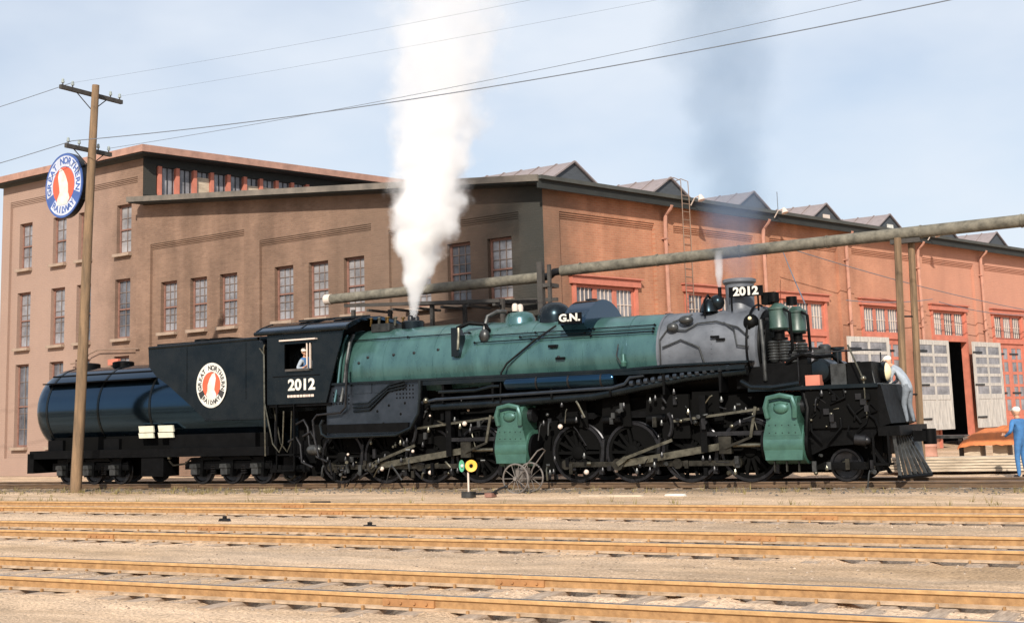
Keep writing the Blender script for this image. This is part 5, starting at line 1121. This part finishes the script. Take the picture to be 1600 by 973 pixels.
for x0, x1, y, z0, z1 in ((-3.0, 3.2, -.25, 5.98, 5.72), (-2.0, 4.4, .5, 6.0, 5.66), (-1.2, 4.6, 1.1, 5.98, 5.75)):
    MB().prism([(x0, z0-.11), (x1, z1-.11), (x1, z1), (x0, z0)], y-.06, y+.06).build('beam', 'dark_wood', t, smooth=False)
for x, y in ((-2.6, -.3), (-1.7, .6), (3.1, .1), (4.3, .55), (.5, -.1), (1.1, 1.0)): MB().box(x-.06, x+.06, y-.06, y+.06, 0, 5.75).build('leg', 'dark_wood', t, smooth=False)
for x in (-2, -1, 0, 1, 2, 3): MB().box(x-.05, x+.05, -.3, 1.15, 5.60-.03*x, 5.68-.03*x).build('joist', 'dark_wood', t, smooth=False)
def cable(p, q, sag, lab, r=.018):
    pts = [p+(q-p)*(i/16) - Vector((0, 0, sag*4*(i/16)*(1-i/16))) for i in range(17)]
    return tag(MB().tube([v-p for v in pts], r, 5).build('guy_cable', 'wire', None, p), lab, 'cable', 'cables along the door front')
hz = lambda x, z, y=-.9: P0 + RD*x + NR*(-y) + Vector((0, 0, z))
cable(hz(12.4, 8.3), hz(37, 6.4), .25, 'cable sloping down across the orange front from the second rain pipe')
cable(hz(12.4, 8.2), W(-9.9, 32.5, 4.55), .05, 'short cable from the front wall down to the smokebox top')
cable(hz(16.8, 6.35), hz(24.0, 6.7), .12, 'slack cable at lintel height left of the timber posts')
cable(hz(24.6, 6.6), hz(38, 6.6), .35, 'slack cable at lintel height right of the timber posts')

# ================================================================== yard furniture
sw = thing('switch_stand', W(-17.05, 27.6, 0), -TH, 'low switch stand with green and yellow round targets in front of the drivers', 'switch stand')
MB().box(-.13, .13, -.13, .13, 0, .14).build('base_block', 'gauge', sw, smooth=False); MB().cyl((0, 0, .1), (0, 0, .72), .024, 8).build('stem', 'muntin', sw)
MB().cyl((0, 0, .62), (0, 0, .86), .055, 10).build('lamp_body', 'dull_black', sw)
for dx, m_, rz in ((-.125, 'lamp_green', -30), (.125, 'lamp_yellow', 28)):
    R3 = Matrix.Rotation(R_(rz), 3, 'Z'); ax = R3 @ Vector((0, -1, 0)); MB().lathe(Vector((dx, -.05, .76)), ax, [(0, .045), (.01, .13), (.025, .145), (.02, .11), (.012, .06)], 22, caps=False).build('target', m_, sw)
    MB().ball(Vector((dx, -.06, .76)), .045, 10, 7).build('lens', 'dull_black' if dx > 0 else 'white', sw)
lv = thing('throw_lever', W(-16.55, 27.75, 0), -TH, 'dark iron switch lever and linkage lying on the ground beside the switch stand', 'lever')
MB().cyl((-.45, 0, .08), (.2, .05, .09), .025, 6).build('connecting_rod', 'dark_steel', lv); MB().box(-.08, .12, -.1, .14, 0, .1).build('crank_box', 'frame_red', lv, smooth=False); MB().tube([(.05, 0, .08), (.28, .05, .2), (.42, .06, .24)], .028, 6).build('handle', 'dark_steel', lv); MB().ball((.44, .06, .24), .05, 8, 6).build('grip', 'dark_steel', lv)
hc = thing('hand_cart', W(-16.5, 29.35, 0), -TH, 'two-wheeled iron hand cart with spoked wheels beside the locomotive', 'cart')
sp_w = MB().torus((0, 0, 0), (0, 1, 0), .36, .022, 30, 6); sp_w.cyl((0, -.05, 0), (0, .05, 0), .05, 10)
for i in range(10): a = 2*math.pi*i/10; sp_w.cyl((0, 0, 0), (.36*math.cos(a), 0, .36*math.sin(a)), .010, 5)
M['cart_iron'] = mat('cart_iron', (.20, .18, .165), .5, .5, .3, 5)
sp_w = sp_w.mesh('spoked_wheel', 'cart_iron')
for y in (-.38, .40): obj('spoked_wheel', sp_w, hc, (0, y, .375))
MB().cyl((0, -.42, .375), (0, .44, .375), .022, 8).build('axle', 'dark_steel', hc); MB().box(-.1, .1, -.2, .2, .30, .62).build('tank_box', 'cart_iron', hc, smooth=False)
MB().tube([(.0, -.25, .4), (.25, -.22, .72), (.55, -.2, 1.05), (.58, 0, 1.1), (.55, .22, 1.05), (.25, .24, .72), (0, .27, .4)], .018, 6).build('handle', 'cart_iron', hc); MB().cyl((.2, 0, .0), (.1, 0, .4), .018, 6).build('prop_leg', 'cart_iron', hc)
# timber, tarpaulin and bits by the white doors
ls = thing('lumber_stack', W(-7.3, 38.6, 0), -TH, 'low stack of pale planks on the ground between pilot and man in blue', 'lumber')
rq = random.Random(3)
pk = MB().box(-2.2, 2.2, -.13, .13, 0, .06).mesh('plank', 'plank', False)
for j in range(5):
    for i in range(7-j): obj('plank', pk, ls, (rq.uniform(-.25, .25), -.9+.28*i+.1*j, .09+.075*j), (0, 0, rq.gauss(0, .012)))
for x in (-1.6, 1.5): MB().box(x-.06, x+.06, -1.0, 1.0, 0, .085).build('bearer', 'tie', ls, smooth=False)
bn = thing('work_bench', W(-10.0, 45.2, 0), -TH, 'grey timber bench standing under the left white door leaf', 'bench')
MB().box(-1.4, 1.4, -.45, .45, .82, .92).build('bench_top', 'gauge', bn, smooth=False)
for x in (-1.25, 1.25):
    for y in (-.35, .35): MB().box(x-.06, x+.06, y-.06, y+.06, 0, .82).build('leg', 'dark_wood', bn, smooth=False)
brl = thing('rusty_drum', W(-9.6, 43.8, 0), -TH, 'rusty pink-brown drum in front of the grey bench', 'drum')
MB().lathe((0, 0, 0), (0, 0, 1), [(0, .3), (.04, .31), (.28, .3), (.30, .315), (.32, .3), (.58, .3), (.60, .315), (.62, .3), (.86, .31), (.88, .28)], 24).build('drum_shell', 'downspout', brl); MB().lathe((0, 0, .862), (0, 0, 1), [(0, .27), (.01, .26)], 24).build('drum_lid', 'frame_red', brl)
tp = thing('tarpaulin_heap', W(-7.6, 45.0, 0), -TH, 'orange tarpaulin over a heap of gear by the white door', 'tarpaulin')
g = MB(); nx_, ny_ = 30, 16
for i in range(nx_+1):
    for j in range(ny_+1):
        a, b = i/nx_*2-1, j/ny_*2-1
        hgt = max(0, 1-abs(a)**2.6)*max(0, 1-abs(b)**2.2)
        z = .74+ .5*hgt*(.8+.35*mnoise.noise(Vector((a*2.2, b*2.2, 3)))) + .05*mnoise.noise(Vector((a*7, b*7, 9))) - .28*(abs(a)**6+abs(b)**6)*.5
        g.v.append((a*1.3+.15, b*.8, z))
g.f = [(i*(ny_+1)+j, i*(ny_+1)+j+1, (i+1)*(ny_+1)+j+1, (i+1)*(ny_+1)+j) for i in range(nx_) for j in range(ny_)]
g.build('tarp_sheet', 'orange', tp)
for x, y, w, h in ((-.75, 0, .5, .85), (.1, .1, .45, .9), (1.0, -.1, .5, .82)): MB().box(x-w/2, x+w/2, y-.5, y+.5, 0, h).build('crate', 'plank', tp, smooth=False)
for k_, (s, d, w, l, a) in enumerate(((-3.9, 40.5, .5, .4, 10), (-8.0, 41.4, .35, .3, 30), (-6.7, 41.8, .4, .3, -20))):
    cr_ = thing('scrap_block', W(s, d, 0), R_(a), ('small wooden block behind the man in blue', 'small wooden block left of the orange tarpaulin', 'small wooden block in front of the orange tarpaulin')[k_], 'block', 'blocks around the tarpaulin')
    MB().box(-w/2, w/2, -l/2, l/2, 0, .3).box(-w/2+.03, w/2-.03, -l/2+.03, l/2-.03, .3, .36).build('block_body', 'plank', cr_, smooth=False)
# odd boards and iron left between the rails
od = [(-19.8, 25.3, .55, .10, .05, 'dark_steel', 'iron_scrap', 'flat dark iron piece lying in the dirt left of the switch stand', 'scrap'), (-13.4, 28.0, 1.6, .16, .04, 'plank', 'loose_board', 'pale loose board on the dirt right of the hand cart', 'board'),
      (-11.9, 28.25, .5, .16, .05, 'white', 'loose_board', 'short white board on the dirt near the front drivers', 'board'), (-18.2, 20.2, .30, .08, .06, 'dark_steel', 'rail_anchor', 'dark iron anchor lying between second and third tracks', 'anchor'), (-14.0, 19.3, .30, .08, .06, 'dark_steel', 'rail_anchor', 'dark iron anchor against the far rail of the second track', 'anchor')]
for s, d, l, w, h, m_, nm, lab, cat in od:
    o = thing(nm, W(s, d, 0), -TH+random.gauss(0, .1), lab, cat); MB().prism([(-l/2, 0), (l/2, 0), (l/2-.04, h), (-l/2+.04, h)], -w/2, w/2).build('body', m_, o, smooth=False)
    if cat == 'anchor': MB().box(-.03, .03, -.03, .03, -.02, h+.05).build('lug', m_, o, smooth=False)

# ================================================================== steam and smoke
def plume(name, loc, col, prof, dens, axk, zmax, label, nscale, absorb, aniso=.2, nstr=.7, soft=.35):
    """closed domain whose density follows a drifting, widening column with ragged edges"""
    rmax = max(r for z, r in prof)
    mb = MB(); n = 20; vs = []; fs = []; lv_ = [(z, r*1.5+.05) for z, r in prof]
    for z, r in lv_:
        for i in range(n): a = 2*math.pi*i/n; vs.append((axk*z + r*math.cos(a), r*math.sin(a), z))
    for k in range(len(lv_)-1):
        for i in range(n): fs.append((k*n+i, k*n+(i+1) % n, (k+1)*n+(i+1) % n, (k+1)*n+i))
    fs += [tuple(range(n))[::-1], tuple(range((len(lv_)-1)*n, len(lv_)*n))]
    m = bpy.data.materials.new(name); m.use_nodes = True; t = m.node_tree; t.nodes.clear()
    o = N(t, 'ShaderNodeOutputMaterial'); v = N(t, 'ShaderNodeVolumePrincipled'); t.links.new(v.outputs[0], o.inputs['Volume'])
    v.inputs['Color'].default_value = (*col, 1); v.inputs['Anisotropy'].default_value = aniso
    if absorb: v.inputs['Absorption Color'].default_value = (*absorb, 1)
    lk = t.links.new
    def mth(op, a, b=None):
        q = N(t, 'ShaderNodeMath', operation=op)
        for i_, w in ((0, a), (1, b)):
            if w is None: continue
            if isinstance(w, (int, float)): q.inputs[i_].default_value = w
            else: lk(w, q.inputs[i_])
        return q.outputs[0]
    tc_ = N(t, 'ShaderNodeTexCoord'); s = N(t, 'ShaderNodeSeparateXYZ'); lk(tc_.outputs['Object'], s.inputs[0])
    dx = mth('SUBTRACT', s.outputs[0], mth('MULTIPLY', s.outputs[2], axk)); r = mth('SQRT', mth('ADD', mth('MULTIPLY', dx, dx), mth('MULTIPLY', s.outputs[1], s.outputs[1])))
    zn = mth('DIVIDE', s.outputs[2], zmax)
    def ramp(pts, sc):
        c = N(t, 'ShaderNodeValToRGB'); e = c.color_ramp.elements
        while len(e) < len(pts): e.new(.5)
        for i_, (z, val) in enumerate(sorted(pts)): e[i_].position = min(1, max(0, z/zmax)); e[i_].color = (val/sc,)*3+(1,)
        lk(zn, c.inputs[0]); return mth('MULTIPLY', c.outputs[0], sc)
    Rz = ramp(prof, rmax); ds_ = max(q for _, q in dens); Dz = ramp(dens, ds_)
    nz_ = N(t, 'ShaderNodeTexNoise'); nz_.inputs['Scale'].default_value = nscale; nz_.inputs['Detail'].default_value = 5; nz_.inputs['Roughness'].default_value = .55; lk(tc_.outputs['Object'], nz_.inputs['Vector'])
    q = mth('ADD', mth('DIVIDE', r, Rz), mth('MULTIPLY', mth('SUBTRACT', nz_.outputs[0], .5), nstr*2))
    mr = N(t, 'ShaderNodeMapRange', interpolation_type='SMOOTHSTEP'); mr.inputs[1].default_value = 1-soft; mr.inputs[2].default_value = 1+soft*.35; mr.inputs[3].default_value = 1; mr.inputs[4].default_value = 0; lk(q, mr.inputs[0])
    lk(mth('MULTIPLY', Dz, mr.outputs[0]), v.inputs['Density'])
    ob = mb.add(vs, fs).build(name, m, None, loc, (0, 0, -TH)); return tag(ob, label, 'smoke' if absorb else 'steam', kind='stuff')
plume('steam_plume', W(-21.55, 32.0, 4.92), (.995, .995, .997), [(0, .09), (.6, .2), (1.3, .42), (2.0, .68), (2.7, .95), (3.7, 1.02), (5.5, 1.3), (7.4, 1.6), (9.5, 1.75), (11.5, 1.9)],
      [(0, 11), (1.8, 8), (3.2, 4.5), (4.6, 2.0), (6.2, .9), (8.5, .45), (11.5, .22)], .165, 11.5, 'tall white steam jet rising from the safety valves behind the cab', 1.3, None, .1, .95, .45)
plume('smoke_plume', W(-11.45, 32.05, 5.26), (.14, .18, .25), [(0, .30), (.8, .65), (2.0, 1.0), (4.5, 1.25), (7, 1.6), (10, 2.0)],
      [(0, 1.0), (2.0, .75), (4, .6), (10, .5)], -.02, 10, 'thin blue grey smoke column rising from the smokestack', .8, (.35, .44, .55), 0, 1.25, .8)
plume('steam_wisp', W(-11.88, 31.75, 5.05), (.97, .97, .98), [(0, .05), (.3, .10), (.7, .12), (.95, .10)], [(0, 9), (.5, 7), (.95, 1)], .02, .95, 'small white steam wisp beside the smokestack', 4, None, .1, .4, .5)
